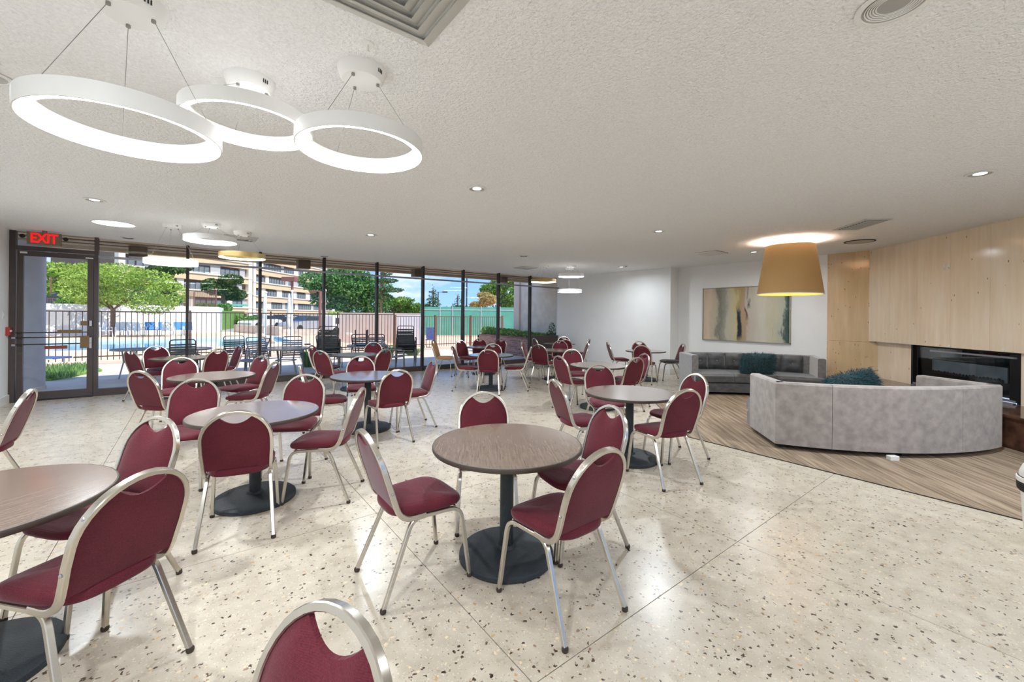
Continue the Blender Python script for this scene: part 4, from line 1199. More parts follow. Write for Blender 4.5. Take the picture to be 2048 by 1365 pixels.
fur_cushion(7.147, 1.568, 0.44, R(-38), R(-18), 'shaggy teal fur cushion showing above the near sofa back', R(-14), 0.34, 0.20)

# ------------------------------------------------------------------ swing-top bin
t = thing('waste_bin', 'white swing-top waste bin with black band at the right edge', 'bin', (4.62, -0.04, 0))
MB().lathe([(0, 0.0), (0.125, 0.0), (0.14, 0.01), (0.150, 0.03), (0.172, 0.46), (0.172, 0.47), (0, 0.47)], 40).build('body', 'plastic_white', t, 40)
bd = MB().lathe([(0.174, 0.40), (0.180, 0.405), (0.184, 0.47), (0.176, 0.475), (0.170, 0.47), (0.168, 0.405)], 40, closed=True).build('band', 'plastic_black', t, 40)
for k in range(4): MB().lathe([(0.1795 + k * 0.001, 0.415 + k * 0.014), (0.187 + k * 0.0006, 0.417 + k * 0.014), (0.187 + k * 0.0006, 0.421 + k * 0.014), (0.1795 + k * 0.001, 0.423 + k * 0.014)], 40, closed=True).build('rib', 'plastic_black', bd, 40)
MB().lathe([(0.176, 0.472), (0.190, 0.476), (0.190, 0.505), (0.182, 0.51), (0.165, 0.51), (0.165, 0.474)], 40, closed=True).build('collar', 'plastic_white', t, 40)
MB().lathe([(0.178, 0.512), (0.176, 0.54), (0.160, 0.59), (0.125, 0.63), (0.07, 0.655), (0.0, 0.662)], 40).build('dome_lid', 'plastic_white', t, 40)
MB().lathe([(0.179, 0.507), (0.183, 0.508), (0.183, 0.513), (0.179, 0.514)], 40, closed=True).build('lid_gap', 'plastic_black', t, 40)

t.scale = (1.0, 1.0, 0.93)

# ================================================================== OUTSIDE
# --- ground pieces around the pool hole
PX0, PX1, PY0, PY1 = -16.0, 4.9, 23.6, 33.5
struct(MB().box(-30, 30, BW + 0.1, 17.5, -0.3, -0.02).build('floor_patio', 'patio_slab'), 'pale concrete patio outside the windows')
dk = frame('floor_pool_deck', label='peach concrete pool deck')
MB().box(-40, 40, 17.5, PY0, -0.3, -0.03).build('deck_slab', 'deck_peach', dk)
MB().box(-40, PX0, PY0, PY1, -0.3, -0.03).build('deck_slab', 'deck_peach', dk)
MB().box(PX1, 40, PY0, PY1, -0.3, -0.03).build('deck_slab', 'deck_peach', dk)
MB().box(-40, 40, PY1, 44, -0.3, -0.03).build('deck_slab', 'deck_peach', dk)
for bx in ((PX0, PX1, PY0, PY0 + 0.3), (PX0, PX1, PY1 - 0.3, PY1), (PX0, PX0 + 0.3, PY0, PY1), (PX1 - 0.3, PX1, PY0, PY1)):
    MB().box(*bx, -0.3, 0.02).build('coping', 'coping', dk)
struct(MB().box(PX0 + 0.3, PX1 - 0.3, PY0 + 0.3, PY1 - 0.3, -0.4, -0.13).build('pool_water', 'pool_water'), 'turquoise swimming pool water')
struct(MB().box(-160, 160, 44, 260, -0.3, -0.04).build('ground_parking', 'asphalt'), 'grey parking lot beyond the pool')
struct(MB().prism([(-160, 44.5), (1.0, 44.5), (5.0, 60), (5.0, 75), (-160, 75)], -0.1, 1.85).build('ground_bank', 'lawn'), 'raised lawn behind the white wall')
struct(MB().box(-160, 200, 75, 270, -0.1, 1.2).build('ground_upper', 'asphalt'), 'upper lot by the apartment building')
# planted strip by the door
gs = struct(MB().prism([(-6, 13.2), (-2.55, 13.9), (-1.9, 15.4), (-2.2, 16.6), (-6, 16.6)], -0.02, 0.03).build('ground_lawn', 'lawn'), 'patch of lawn beside the path')
def blades(x0, x1, y0, y1, n, h, m, name, parent=None, z0=0.02):
    b = MB(); r = random.Random(11)
    for k in range(n):
        x, y = r.uniform(x0, x1), r.uniform(y0, y1)
        a = r.uniform(0, 6.28); hh = h * r.uniform(0.5, 1.1); w = 0.02
        dx, dy = math.cos(a) * w, math.sin(a) * w
        lx, ly = r.uniform(-0.4, 0.4) * hh, r.uniform(-0.4, 0.4) * hh
        b.add([(x - dx, y - dy, z0), (x + dx, y + dy, z0), (x + lx, y + ly, z0 + hh)], [(0, 1, 2)])
    return b.build(name, m, parent)
tag(blades(-5.5, -2.2, 13.9, 16.5, 5000, 0.18, 'leaf_grass', 'grass'), 'long green grass beside the path outside the door', 'grass', kind='stuff')

# --- eaves over the glass
sf = frame('ceiling_soffit', label='brown slatted soffit of the overhanging eaves')
MB().box(-8, 14, BW + 0.08, 12.35, 2.97, 3.25).build('eaves_slab', 'soffit_brown', sf)
for k in range(5):
    y0 = BW + 0.10 + k * 0.25
    MB().box(-8, 14, y0, y0 + 0.225, 2.925 - (0.02 if k % 2 else 0), 2.97).build('soffit_board', 'soffit_tan' if k % 2 == 0 else 'soffit_brown', sf)
MB().box(-8, 14, 12.27, 12.42, 2.86, 3.35).build('fascia', 'soffit_tan', sf)
for k, x in enumerate((-0.9, 2.2, 5.28, 8.4)):
    t = thing('soffit_light', ['square brown soffit fixture outside, first from the door', 'square brown soffit fixture outside, second from the door', 'square brown soffit fixture outside behind the centre mullion', 'square brown soffit fixture outside, nearest the concrete pier'][k], 'outdoor light', (x, 11.5, 0), group='brown fixtures under the eaves')
    MB().bbox(-0.14, 0.14, -0.14, 0.14, 2.70, 2.92, 0.01).build('housing', 'fixture_brown', t)
    MB().box(-0.11, 0.11, -0.11, 0.11, 2.694, 2.70).build('lens', 'bldg_grey', t)
# round column by the door, pier and side wall at the right
t = thing('concrete_column', 'fat round pale concrete column just outside the door', 'column', (-2.93, 12.45, 0))
MB().lathe([(0.56, -0.02), (0.56, 2.97)], 48).build('shaft', 'concrete_pale', t, 40)
MB().lathe([(0.575, -0.02), (0.575, 0.05), (0.56, 0.06)], 48).build('base_joint', 'concrete', t, 40)
tag(MB().lathe([(0, -0.02), (0.20, -0.02), (0.20, -0.005), (0.17, 0.0), (0, 0.0)], 24).build('drain_cover', 'patio_dark', loc=(-2.32, 11.7, 0)), 'round dark drain cover on the patio by the door', 'drain cover')
struct(MB().box(11.0, 11.35, BW + 0.1, 14.0, -0.3, 3.2).build('wall_outer', 'concrete_warm'), 'concrete side wall outside the last window bay')
struct(MB().box(10.92, 11.42, 13.72, 14.08, -0.3, 3.2).build('wall_outer_pier', 'stucco_pink'), 'concrete pier at the end of the side wall')

# --- brick planter with junipers
pl = thing('brick_planter', 'low brick planter outside the right-hand windows', 'planter', (0, 0, 0))
PF = 10.15                                            # front face
MB().box(PF + 0.012, PF + 0.2, 11.0, 15.75, -0.02, 0.70).build('mortar_core', 'mortar', pl)
MB().box(PF + 0.012, 13.5, 15.6, 15.74, -0.02, 0.70).build('mortar_core', 'mortar', pl)
MB().box(PF + 0.18, 11.0, 11.0, 15.6, 0.0, 0.64).build('soil', 'soil', pl)
bmA = MB().bbox(0.0, 0.03, 0.0, 0.292, 0, 0.068, 0.003).mesh('brick', 'brick'); bmB = MB().bbox(0.0, 0.03, 0.0, 0.292, 0, 0.068, 0.003).mesh('brick', 'brick_dark')
bmH = MB().bbox(-0.02, 0.21, 0.0, 0.092, 0, 0.05, 0.004).mesh('coping_brick', 'brick_dark')
for r_ in range(9):
    y = 11.02 - (0.15 if r_ % 2 else 0)
    while y < 15.45:
        inst('brick', rnd.choice((bmA, bmA, bmB)), pl, (PF - rnd.uniform(0, 0.003), y, 0.0 + r_ * 0.0785))
        y += 0.304
y = 11.02
while y < 15.6:
    inst('coping_brick', bmH, pl, (PF, y, 0.702)); y += 0.102

def leaf_mass(cents, n, size, seed, flat=0.0, droop=0.0, shell=0.55):
    """leaf quads spread through ellipsoids: list of (x,y,z,rx,ry,rz)"""
    b = MB(); r = random.Random(seed)
    vol = [c[3] * c[4] * c[5] for c in cents]; tot = sum(vol)
    for c, vv in zip(cents, vol):
        for k in range(max(3, int(n * vv / tot))):
            while True:
                d = Vector((r.uniform(-1, 1), r.uniform(-1, 1), r.uniform(-1, 1)))
                if 0.05 < d.length < 1: break
            q = d.length; d = d / q * (shell + (1 - shell) * q) * r.uniform(0.9, 1.12)
            p = Vector((c[0] + d.x * c[3], c[1] + d.y * c[4], c[2] + d.z * c[5]))
            s = size * r.uniform(0.6, 1.3)
            u = Vector((r.gauss(0, 1), r.gauss(0, 1), r.gauss(0, 1 - flat))).normalized()
            w = u.cross(Vector((r.gauss(0, 1), r.gauss(0, 1), r.gauss(0, 1)))).normalized()
            b.add([p - u * s, p + w * s * 0.45, p + u * s, p - w * s * 0.45], [(0, 1, 2, 3)])
    return b
def shrub(x, y, z, label, cents, n, size, m, seed, group=None):
    t = thing('shrub', label, 'shrub', (x, y, z), group=group)
    leaf_mass(cents, n, size, seed).build('foliage', m, t)
    st = MB()
    for k in range(4):
        c = cents[k % len(cents)]
        st.sweep([(c[0] * 0.2, c[1] * 0.2, 0), (c[0] * 0.6, c[1] * 0.6, c[2] * 0.5), (c[0], c[1], c[2])], 0.03, 0.03, n=5)
    st.build('stems', 'bark', t)
    return t
for k, (y, hh, w) in enumerate(((15.1, 0.26, 0.62), (13.9, 0.24, 0.6), (12.9, 0.2, 0.5), (12.0, 0.18, 0.42))):
    shrub(10.62, y, 0.62, ['bushy juniper at the far end of the brick planter', 'spreading juniper in the middle of the brick planter', 'low juniper behind the window mullion in the planter', 'small juniper at the near end of the planter'][k],
          [(0, 0, hh * 0.7, 0.36, w, hh), (-0.2, 0.25, hh, 0.3, 0.3, hh * 0.8), (0.1, -0.3, hh * 0.8, 0.25, 0.3, hh * 0.7)], 1500, 0.055, 'leaf_hedge', 20 + k, 'junipers in the brick planter')
shrub(10.6, 11.35, 0.62, 'sprig-like dark shrub seen through the last window bay', [(0, 0, 0.42, 0.12, 0.14, 0.3), (0.05, 0.12, 0.3, 0.15, 0.12, 0.12), (-0.05, -0.12, 0.34, 0.12, 0.14, 0.12), (0, 0, 0.14, 0.3, 0.34, 0.16)], 900, 0.035, 'leaf_conifer', 31)
shrub(11.4, 15.9, 0.0, 'round juniper on the ground beyond the planter', [(0, 0, 0.45, 0.7, 0.6, 0.5)], 1500, 0.06, 'leaf_hedge', 33)

# --- iron fence along the pool deck, with its gate panel
FY = 17.6
def fence(name, label, x0, x1, zt, m, step, zb=0.10, rails=None, postw=0.05, nposts=4):
    t = thing(name, label, 'fence', (x0, FY, 0))
    Lw = x1 - x0
    for z in (zt - 0.02, rails or 0.22):
        MB().box(0, Lw, -0.015, 0.015, z - 0.018, z + 0.018).build('rail', m, t)
    pk = MB().box(-0.009, 0.009, -0.009, 0.009, zb, zt).mesh('picket', m)
    n = int(Lw / step)
    for k in range(n + 1): inst('picket', pk, t, (k * Lw / n, 0, 0))
    po = MB().box(-postw / 2, postw / 2, -postw / 2, postw / 2, -0.03, zt + 0.05).mesh('post', m)
    for k in range(nposts + 1): inst('post', po, t, (k * Lw / nposts, 0, 0))
    return t
fence('iron_fence', 'long black-brown iron picket fence between patio and pool', -9.5, 7.0, 1.60, 'fence_brown', 0.135, nposts=7)
fence('iron_gate_fence', 'rust-brown iron gate panel right of the long fence', 7.06, 12.9, 1.53, 'fence_rust', 0.125, nposts=3, postw=0.08)

# --- patio furniture builders
def sling_chair_meshes(mf, ms):
    M = {}
    for s in (-1, 1):
        arm = fillet([(s * 0.27, 0.26, 0.0), (s * 0.27, 0.24, 0.62), (s * 0.27, -0.18, 0.62), (s * 0.27, -0.28, 0.0)], [0.1, 0.1], 5)
        rail = fillet([(s * 0.24, 0.25, 0.42), (s * 0.24, -0.16, 0.38), (s * 0.24, -0.34, 0.88)], [0.08], 5)
        M['side%d' % s] = MB().sweep(arm, 0.028, 0.028, n=6).sweep(rail, 0.026, 0.026, n=6).mesh('side_frame', mf, 40)
    M['top'] = MB().sweep(fillet([(-0.24, -0.335, 0.86), (-0.24, -0.36, 0.95), (0.24, -0.36, 0.95), (0.24, -0.335, 0.86)], [0.07, 0.07], 5), 0.026, 0.026, n=6).mesh('top_rail', mf, 40)
    M['strap_b'] = MB().box(-0.235, 0.235, -0.006, 0.006, -0.018, 0.018).mesh('back_strap', ms)
    M['strap_s'] = MB().box(-0.235, 0.235, -0.022, 0.022, -0.006, 0.006).mesh('seat_strap', ms)
    return M
SL = {'grey': sling_chair_meshes('patio_metal', 'sling_grey'), 'dark': sling_chair_meshes('patio_dark', 'sling_dark')}
def patio_chair(x, y, rz, label, kind='grey', z=-0.02, group='strap chairs on the patio'):
    M = SL[kind]
    t = thing('patio_chair', label, 'patio chair', (x, y, z), rz, group)
    inst('side_frame', M['side-1'], t); inst('side_frame', M['side1'], t); inst('top_rail', M['top'], t)
    for k in range(8):
        zz = 0.45 + 0.055 * k
        o = inst('back_strap', M['strap_b'], t, (0, -0.185 - (zz - 0.42) * 0.33, zz)); o.rotation_euler = (R(18), 0, 0)
    for k in range(7): inst('seat_strap', M['strap_s'], t, (0, 0.22 - 0.056 * k, 0.415 - 0.005 * k))
    return t
def patio_table(x, y, r, label, m='patio_glass'):
    t = thing('patio_table', label, 'patio table', (x, y, -0.02), rnd.uniform(0, 1), 'round tables on the patio')
    MB().lathe([(0, 0.69), (r - 0.02, 0.69), (r - 0.02, 0.705), (0, 0.705)], 40).build('tabletop', m, t)
    MB().lathe([(r - 0.02, 0.675), (r, 0.68), (r, 0.71), (r - 0.02, 0.712)], 40, closed=True).build('rim', 'patio_metal', t, 40)
    for k in range(4):
        a = k * math.pi / 2 + 0.5
        c, s = math.cos(a), math.sin(a)
        MB().sweep([(0.5 * r * c, 0.5 * r * s, 0.69), (0.42 * r * c, 0.42 * r * s, 0.4), (0.62 * r * c, 0.62 * r * s, 0.0)], 0.03, 0.03, n=6).build('leg', 'patio_metal', t, 40)
    MB().lathe([(0.26 * r + 0.0, 0.39), (0.44 * r, 0.39), (0.44 * r, 0.405), (0.42 * r, 0.405)], 24, closed=True).build('stretcher_ring', 'patio_metal', t)
    return t
patio_table(1.9, 11.84 + 0.1, 0.56, 'round grey patio table outside between third and fourth mullions')
t2 = patio_table(3.98, 11.95, 0.56, 'round grey patio table outside with a small upturned table on it')
patio_table(-0.1, 12.95, 0.5, 'round grey patio table outside behind the left window mullion')
# small upturned table on top of the second one
t = thing('upturned_table', 'small dark side table lying upside down on the patio table', 'side table', (3.86, 11.98, 0.697), 0.3)
MB().lathe([(0, 0.0), (0.25, 0.0), (0.25, 0.018), (0, 0.018)], 28).build('tabletop', 'patio_dark', t)
for k in range(3):
    a = R(20 + 120 * k)
    MB().sweep([(0.2 * math.cos(a), 0.2 * math.sin(a), 0.018), (0.21 * math.cos(a), 0.21 * math.sin(a), 0.43)], 0.035, 0.035, n=6).build('leg', 'patio_dark', t)
# chairs about the tables
TOCAM = R(180)
patio_chair(1.45, 12.55, R(200), 'strap chair behind the left edge of the first patio table')
patio_chair(2.15, 12.6, R(170), 'strap chair facing us behind the first patio table')
patio_chair(0.95, 13.6, R(185), 'tall strap chair standing back near the pool fence', 'dark')
patio_chair(1.15, 12.25, R(60), 'low strap chair left of the first patio table, side on')
patio_chair(-0.15, 12.05, R(185), 'strap chair with dark top rail before the left patio table', 'dark')
patio_chair(3.2, 13.0, R(190), 'strap chair between the first stack and the second table', 'dark')
patio_chair(4.6, 12.9, R(165), 'strap chair behind the right side of the second table', 'dark')
patio_chair(4.2, 13.1, R(178), 'strap chair just behind the upturned small table', 'dark')
patio_chair(4.55, 11.35, R(245), 'grey strap chair side on, left of the second stack')
for (sx, sy, rz, nm) in ((2.82, 11.62, R(168), 'left'), (4.95, 11.55, R(160), 'right')):
    for k in range(4):
        patio_chair(sx + 0.012 * k, sy + 0.01 * k, rz, 'strap chair number %s from the ground in the %s stack outside' % (('one', 'two', 'three', 'four', 'five', 'six')[k], nm), 'grey' if k < 1 else 'dark', -0.02 + k * 0.10, 'stacked strap chairs outside')
# loungers by the fence
def lounger(x, y, rz, label, m):
    t = thing('sun_lounger', label, 'lounger', (x, y, -0.02), rz, 'loungers on the patio')
    for s in (-1, 1): MB().sweep([(s * 0.3, -0.9, 0.3), (s * 0.3, 0.9, 0.3)], 0.035, 0.035, n=6).build('side_rail', 'resin_white', t)
    for q in (-0.7, 0.6):
        for s in (-1, 1): MB().sweep([(s * 0.28, q, 0.3), (s * 0.28, q, 0.0)], 0.035, 0.035, n=6).build('leg', 'resin_white', t)
    MB().bbox(-0.29, 0.29, -0.9, 0.25, 0.30, 0.34, 0.01).build('bed', m, t)
    o = MB().bbox(-0.29, 0.29, 0.0, 0.75, 0.0, 0.04, 0.01).build('backrest', m, t, loc=(0, 0.25, 0.31)); o.rotation_euler = (R(35), 0, 0)
    return t
lounger(-3.6, 17.0, R(60), 'blue and white lounger seen through the glass door', 'navy_cloth')
patio_table(-1.12, 13.4, 0.42, 'dark round patio table behind the far left chairs', 'patio_dark')
lounger(3.0, 20.5, R(110), 'pale lounger on the deck beyond the fence', 'resin_white')
lounger(6.4, 19.5, R(100), 'white lounger beyond the fence right of the stacks', 'resin_white')

# resin chairs along the white wall
def resin_chair(x, y, rz, label, m):
    t = thing('resin_chair', label, 'garden chair', (x, y, -0.03), rz, 'resin chairs along the white wall')
    b = MB()
    for s in (-1, 1):
        b.sweep([(s * 0.30, 0.3, 0), (s * 0.28, 0.25, 0.62), (s * 0.28, -0.25, 0.64), (s * 0.30, -0.32, 0)], 0.06, 0.05, n=6)
    b.build('frame', 'resin_white', t)
    MB().bbox(-0.28, 0.28, -0.25, 0.3, 0.38, 0.43, 0.015).build('seat', m, t)
    o = MB().bbox(-0.28, 0.28, -0.02, 0.02, 0, 0.55, 0.015).build('back', m, t, loc=(0, -0.25, 0.42)); o.rotation_euler = (R(14), 0, 0)
for k, (u, Y, m) in enumerate(((243, 27.5, 'resin_white'), (256, 28.5, 'resin_white'), (268, 27.5, 'resin_white'), (284, 29.5, 'resin_white'), (302, 29, 'resin_blue'), (326, 29.5, 'resin_blue'), (338, 28.5, 'resin_white'), (358, 30, 'resin_blue'), (376, 30, 'resin_blue'), (210, 27, 'resin_white'))):
    x, y = ab(u, Y)
    resin_chair(x, y, R(190 + 12 * math.sin(k * 2.3)), ['white garden chair right of the tree trunk', 'second white garden chair from the tree trunk', 'third white garden chair from the trunk', 'white garden chair just left of the blue ones', 'first blue garden chair from the left', 'second blue garden chair from the left', 'white garden chair between the blue pairs', 'third blue garden chair, left of the mullion', 'rightmost blue garden chair by the white wall', 'white garden chair left of the tree trunk'][k], m)
x, y = ab(862, 20.6)
t = thing('folding_chair', 'blue folding chair beyond the fence beside the centre mullion', 'chair', (x, y, -0.03), R(150))
MB().bbox(-0.25, 0.25, -0.2, 0.25, 0.38, 0.42, 0.01).build('seat', 'navy_cloth', t)
o = MB().bbox(-0.25, 0.25, -0.02, 0.02, 0, 0.6, 0.01).build('back', 'navy_cloth', t, loc=(0, -0.2, 0.42)); o.rotation_euler = (R(20), 0, 0)
for s in (-1, 1):
    MB().sweep([(s * 0.24, 0.25, 0), (s * 0.24, -0.2, 0.45)], 0.03, 0.03, n=6).build('leg', 'resin_white', t)
    MB().sweep([(s * 0.24, -0.3, 0), (s * 0.24, 0.2, 0.42)], 0.03, 0.03, n=6).build('leg', 'resin_white', t)

# --- grasses planted by the windows
for k, (x, y, h, r_, lb) in enumerate(((0.62, 13.35, 0.55, 0.28, 'tuft of green ornamental grass left of the strap chairs'), (2.75, 13.6, 0.62, 0.4, 'tuft of green ornamental grass before the left chair stack'),
                            (5.4, 14.2, 0.55, 0.5, 'dark tuft of grass beside the right chair stack'), (6.9, 15.4, 0.3, 0.6, 'low clump of groundcover on the patio edge'))):
    t = thing('grass_tuft', lb, 'grass', (x, y, -0.02), group='grass tufts by the windows')
    b = MB(); r2 = random.Random(40 + k)
    for q in range(260):
        a, d_ = r2.uniform(0, 6.28), r2.uniform(0, r_ * 0.35)
        bx, by = math.cos(a) * d_, math.sin(a) * d_
        hh = h * r2.uniform(0.6, 1.1); ln = r2.uniform(0.3, 0.9) * r_
        ex, ey = bx + math.cos(a) * ln, by + math.sin(a) * ln
        px, py = -math.sin(a) * 0.008, math.cos(a) * 0.008
        b.add([(bx - px, by - py, 0), (bx + px, by + py, 0), ((bx + ex) / 2 + px, (by + ey) / 2 + py, hh * 0.8), ((bx + ex) / 2 - px, (by + ey) / 2 - py, hh * 0.8), (ex, ey, hh * r2.uniform(0.7, 1.0))], [(0, 1, 2, 3), (3, 2, 4)])
    b.build('blades', 'leaf_grass', t)

# --- walls beyond the pool
def wall_uv(name, m, u0, Y0, u1, Y1, z0, z1, th, label):
    p, q = Vector(ab(u0, Y0)), Vector(ab(u1, Y1))
    d_ = (q - p).normalized(); n_ = Vector((-d_.y, d_.x)) * th
    return struct(MB().prism([tuple(p), tuple(q), tuple(q + n_), tuple(p + n_)], z0, z1).build(name, m), label)
wall_uv('wall_pool', 'white_masonry', 20, 26, 437, 35, -0.05, 2.12, 0.3, 'long white wall behind the pool')
wall_uv('wall_pool_return', 'white_masonry', 437, 35, 447, 43, -0.05, 2.12, 0.3, 'return of the white pool wall')
x0y = wall_uv('wall_pool_siding', 'grey_siding', 92, 25.2, 143, 26.4, 0.75, 1.72, 0.1, 'grey boarded panel on the white wall')
wall_uv('wall_deck', 'stucco_pink', 679, 24.2, 845, 23.2, -0.05, 1.68, 0.25, 'pinkish stucco wall behind the fence')
wall_uv('wall_deck_white', 'white_masonry', 786, 22.6, 842, 22.3, -0.05, 1.58, 0.12, 'white panel in front of the stucco wall')
wall_uv('wall_retaining', 'concrete', 468, 36, 556, 30.5, -0.05, 0.62, 0.35, 'low concrete retaining wall by the parking')
wall_uv('wall_retaining_end', 'concrete', 556, 30.5, 640, 31.5, -0.05, 0.45, 0.35, 'end of the low concrete retaining wall')

# --- green windscreen fence at the right
t = thing('windscreen_fence', 'tall green windscreen fence of the tennis court at right', 'fence', (0, 0, 0))
us = [842, 880, 905, 962, 1000, 1035, 1075]
for k in range(len(us) - 1):
    p, q = Vector(ab(us[k], 32.0)), Vector(ab(us[k + 1], 32.0))
    d_ = (q - p).normalized(); n_ = Vector((-d_.y, d_.x)) * 0.02
    MB().prism([tuple(p), tuple(q), tuple(q + n_), tuple(p + n_)], 0.05, 1.98).build('screen_panel', 'green_screen', t)
    MB().prism([tuple(p), tuple(q), tuple(q + n_), tuple(p + n_)], 2.05, 2.24).build('screen_band', 'green_screen', t)
    MB().sweep([(p.x, p.y, 2.02), (q.x, q.y, 2.02)], 0.06, 0.06, n=6).build('top_pipe', 'galvanised', t)
    MB().sweep([(p.x, p.y, -0.03), (p.x, p.y, 2.3)], 0.08, 0.08, n=8).build('post', 'galvanised', t)

# --- trees
def tree(name, label, u, Y, z0, cents, n, size, leaf, trunk_h, tr, seed, group='trees beyond the pool', lean=0.0):
    x, y = ab(u, Y)
    t = thing(name, label, 'tree', (x, y, z0), -WA, group)           # local +x runs across the view, +y away from it
    leaf_mass(cents, n, size, seed).build('crown', leaf, t)
    b = MB().sweep([(0, 0, -0.2), (lean * 0.4, 0, trunk_h * 0.5), (lean, 0, trunk_h)], tr * 2, tr * 2, n=8)
    r2 = random.Random(seed)
    for k in range(7):
        c = cents[k % len(cents)]
        b.sweep([(lean * 0.9, 0, trunk_h * 0.92), ((lean + c[0]) * 0.55 + r2.uniform(-.3, .3) * tr * 4, c[1] * 0.5, (trunk_h + c[2]) * 0.5), (c[0], c[1], c[2])], tr * 0.8, tr * 0.8, n=5)
    b.build('trunk', 'bark', t, 40)
    return t
rc = random.Random(5)
def blob(n, rx, ry, rz, z, s=(0.45, 0.38, 0.32), seed=1):
    r2 = random.Random(seed); out = []
    for k in range(n):
        a = r2.uniform(0, 6.28); q = r2.uniform(0.2, 0.75)
        zz = r2.uniform(-0.75, 0.75)
        out.append((rx * q * math.cos(a) * math.sqrt(1 - zz * zz), ry * q * math.sin(a), z + rz * zz, rx * s[0], ry * s[1], rz * s[2]))
    return out
tree('lime_tree', 'feathery yellow-green tree by the pool wall, trunk before the wall', 226, 27.5, -0.03, blob(15, 3.3, 2.2, 1.5, 3.5, seed=2) + [(3.6, 0, 2.9, 1.1, 1, 0.9), (2.6, 0, 2.2, 1.3, 1.2, 0.7), (-2.2, 0.5, 3.6, 1.5, 1.2, 1.3)], 14000, 0.085, 'leaf_lime', 1.9, 0.14, 3)
tree('green_tree', 'darker green tree right of the yellow-green one', 318, 33, 0, blob(8, 2.1, 1.6, 1.3, 3.1, seed=4), 4200, 0.15, 'leaf_hedge', 1.8, 0.16, 5)
tree('conifer_spread', 'flat-topped dark evergreen before the apartment block, left', 345, 62, 1.85, blob(8, 5.0, 3, 2.6, 6.0, s=(0.5, .4, .22), seed=6), 4500, 0.24, 'leaf_deep', 4.0, 0.22, 7)
tree('conifer_spread', 'spreading dark evergreen in front of the apartment windows', 446, 58, 1.85, blob(7, 3.4, 2.4, 2.5, 3.9, s=(0.5, .4, .3), seed=8), 4200, 0.22, 'leaf_deep', 2.4, 0.25, 9)
tree('maple_tree', 'big full green tree standing behind the stucco wall', 690, 46, 0, blob(16, 4.5, 3, 3.0, 4.1, seed=10) + [(-3.6, 0, 5.3, 1.6, 1.2, 1.0), (3.6, 0, 3.0, 1.5, 1.2, 1.6)], 15000, 0.19, 'leaf_green', 2.4, 0.3, 11)
tree('scrub_tree', 'yellowish green bushy tree right of the big green tree', 797, 52, 0, blob(9, 3.2, 2.4, 1.6, 2.6, seed=12), 5000, 0.17, 'leaf_hedge', 1.6, 0.18, 13)
tree('scrub_tree', 'low round bush left of the centre mullion above the wall', 832, 60, 0, blob(5, 2.4, 2, 1.0, 2.0, seed=14), 2600, 0.17, 'leaf_hedge', 1.2, 0.15, 15)
tree('pine_tree', 'thin open pine limbs against the sky right of the big tree', 762, 40, 0, [(0.6, 0, 4.9, 1.0, .5, .22), (1.0, 0, 4.0, 1.1, .5, .22), (.3, 0, 3.3, .9, .5, .25), (0.5, 0, 5.6, .6, .4, .2)], 1500, 0.12, 'leaf_conifer', 5.6, 0.1, 16)
def conifer(u, Y, z0, h, w, label, seed, n=3000):
    cents = []
    for k in range(9):
        q = k / 8
        cents.append((0, 0, h * (0.12 + 0.85 * q), w * (1 - q) + 0.12, w * (1 - q) + 0.12, h * 0.075))
    return tree('conifer_tree', label, u, Y, z0, cents, n, 0.14, 'leaf_conifer', h * 0.9, 0.1, seed)
conifer(866, 50, 0, 5.2, 1.7, 'young conifer right of the centre mullion', 17)
conifer(915, 60, 0, 5.0, 1.9, 'pale thin conifer beside the tall mast', 18, 1600)
tree('tan_tree', 'straw-coloured tree behind the green windscreen', 963, 48, 0, blob(7, 1.9, 1.5, 1.1, 3.2, seed=20), 3200, 0.15, 'leaf_tan', 1.8, 0.14, 19)
tree('oak_tree', 'green leafy tree left of the concrete pier', 1012, 52, 0, blob(10, 3.2, 2.4, 2.2, 4.3, seed=22), 6000, 0.2, 'leaf_hedge', 2.2, 0.22, 21)
tree('oak_tree', 'distant line of green trees along the horizon', 900, 110, 0, [(-14, 0, 2.6, 9, 3, 2.2), (4, 0, 2.2, 10, 3, 2.0), (20, 0, 3.2, 9, 3, 2.8)], 5200, 0.4, 'leaf_deep', 1.6, 0.3, 23)
tree('oak_tree', 'hillside trees behind the railing seen through the door', 135, 44, 1.8, blob(9, 5.5, 3, 2.0, 3.0, seed=24), 6000, 0.22, 'leaf_lime', 1.6, 0.2, 25)
# hedges
def hedge(u0, u1, Y, z0, h, label, m, seed, n=2600, size=0.12, d=0.8):
    x, y = ab((u0 + u1) / 2, Y); w = (u1 - u0) / 830.22 * Y / 2
    t = thing('hedge', label, 'hedge', (x, y, z0), -WA, 'hedges beyond the pool')
    cs = [(-w + 2 * w * (k + 0.5) / 6, 0, h * 0.5, w / 4.4, d, h * 0.55) for k in range(6)]
    leaf_mass(cs, n, size, seed).build('foliage', m, t)
    b = MB()
    for c in cs: b.sweep([(c[0], 0, -0.05), (c[0], 0, h * 0.5)], 0.05, 0.05, n=5)
    b.build('stems', 'bark', t)
hedge(128, 200, 32, 1.5, 1.3, 'clipped green hedge above the white wall by the door', 'leaf_hedge', 50)
hedge(395, 460, 52, 1.6, 1.2, 'rounded pale green hedge before the apartment entrance', 'leaf_hedge', 51)
hedge(440, 520, 46, 0.4, 0.9, 'bright low hedge beside the parked cars', 'leaf_hedge', 52)
hedge(655, 690, 34, 0.0, 1.7, 'shrubs between lamp post and stucco wall', 'leaf_lime', 53, 1200)

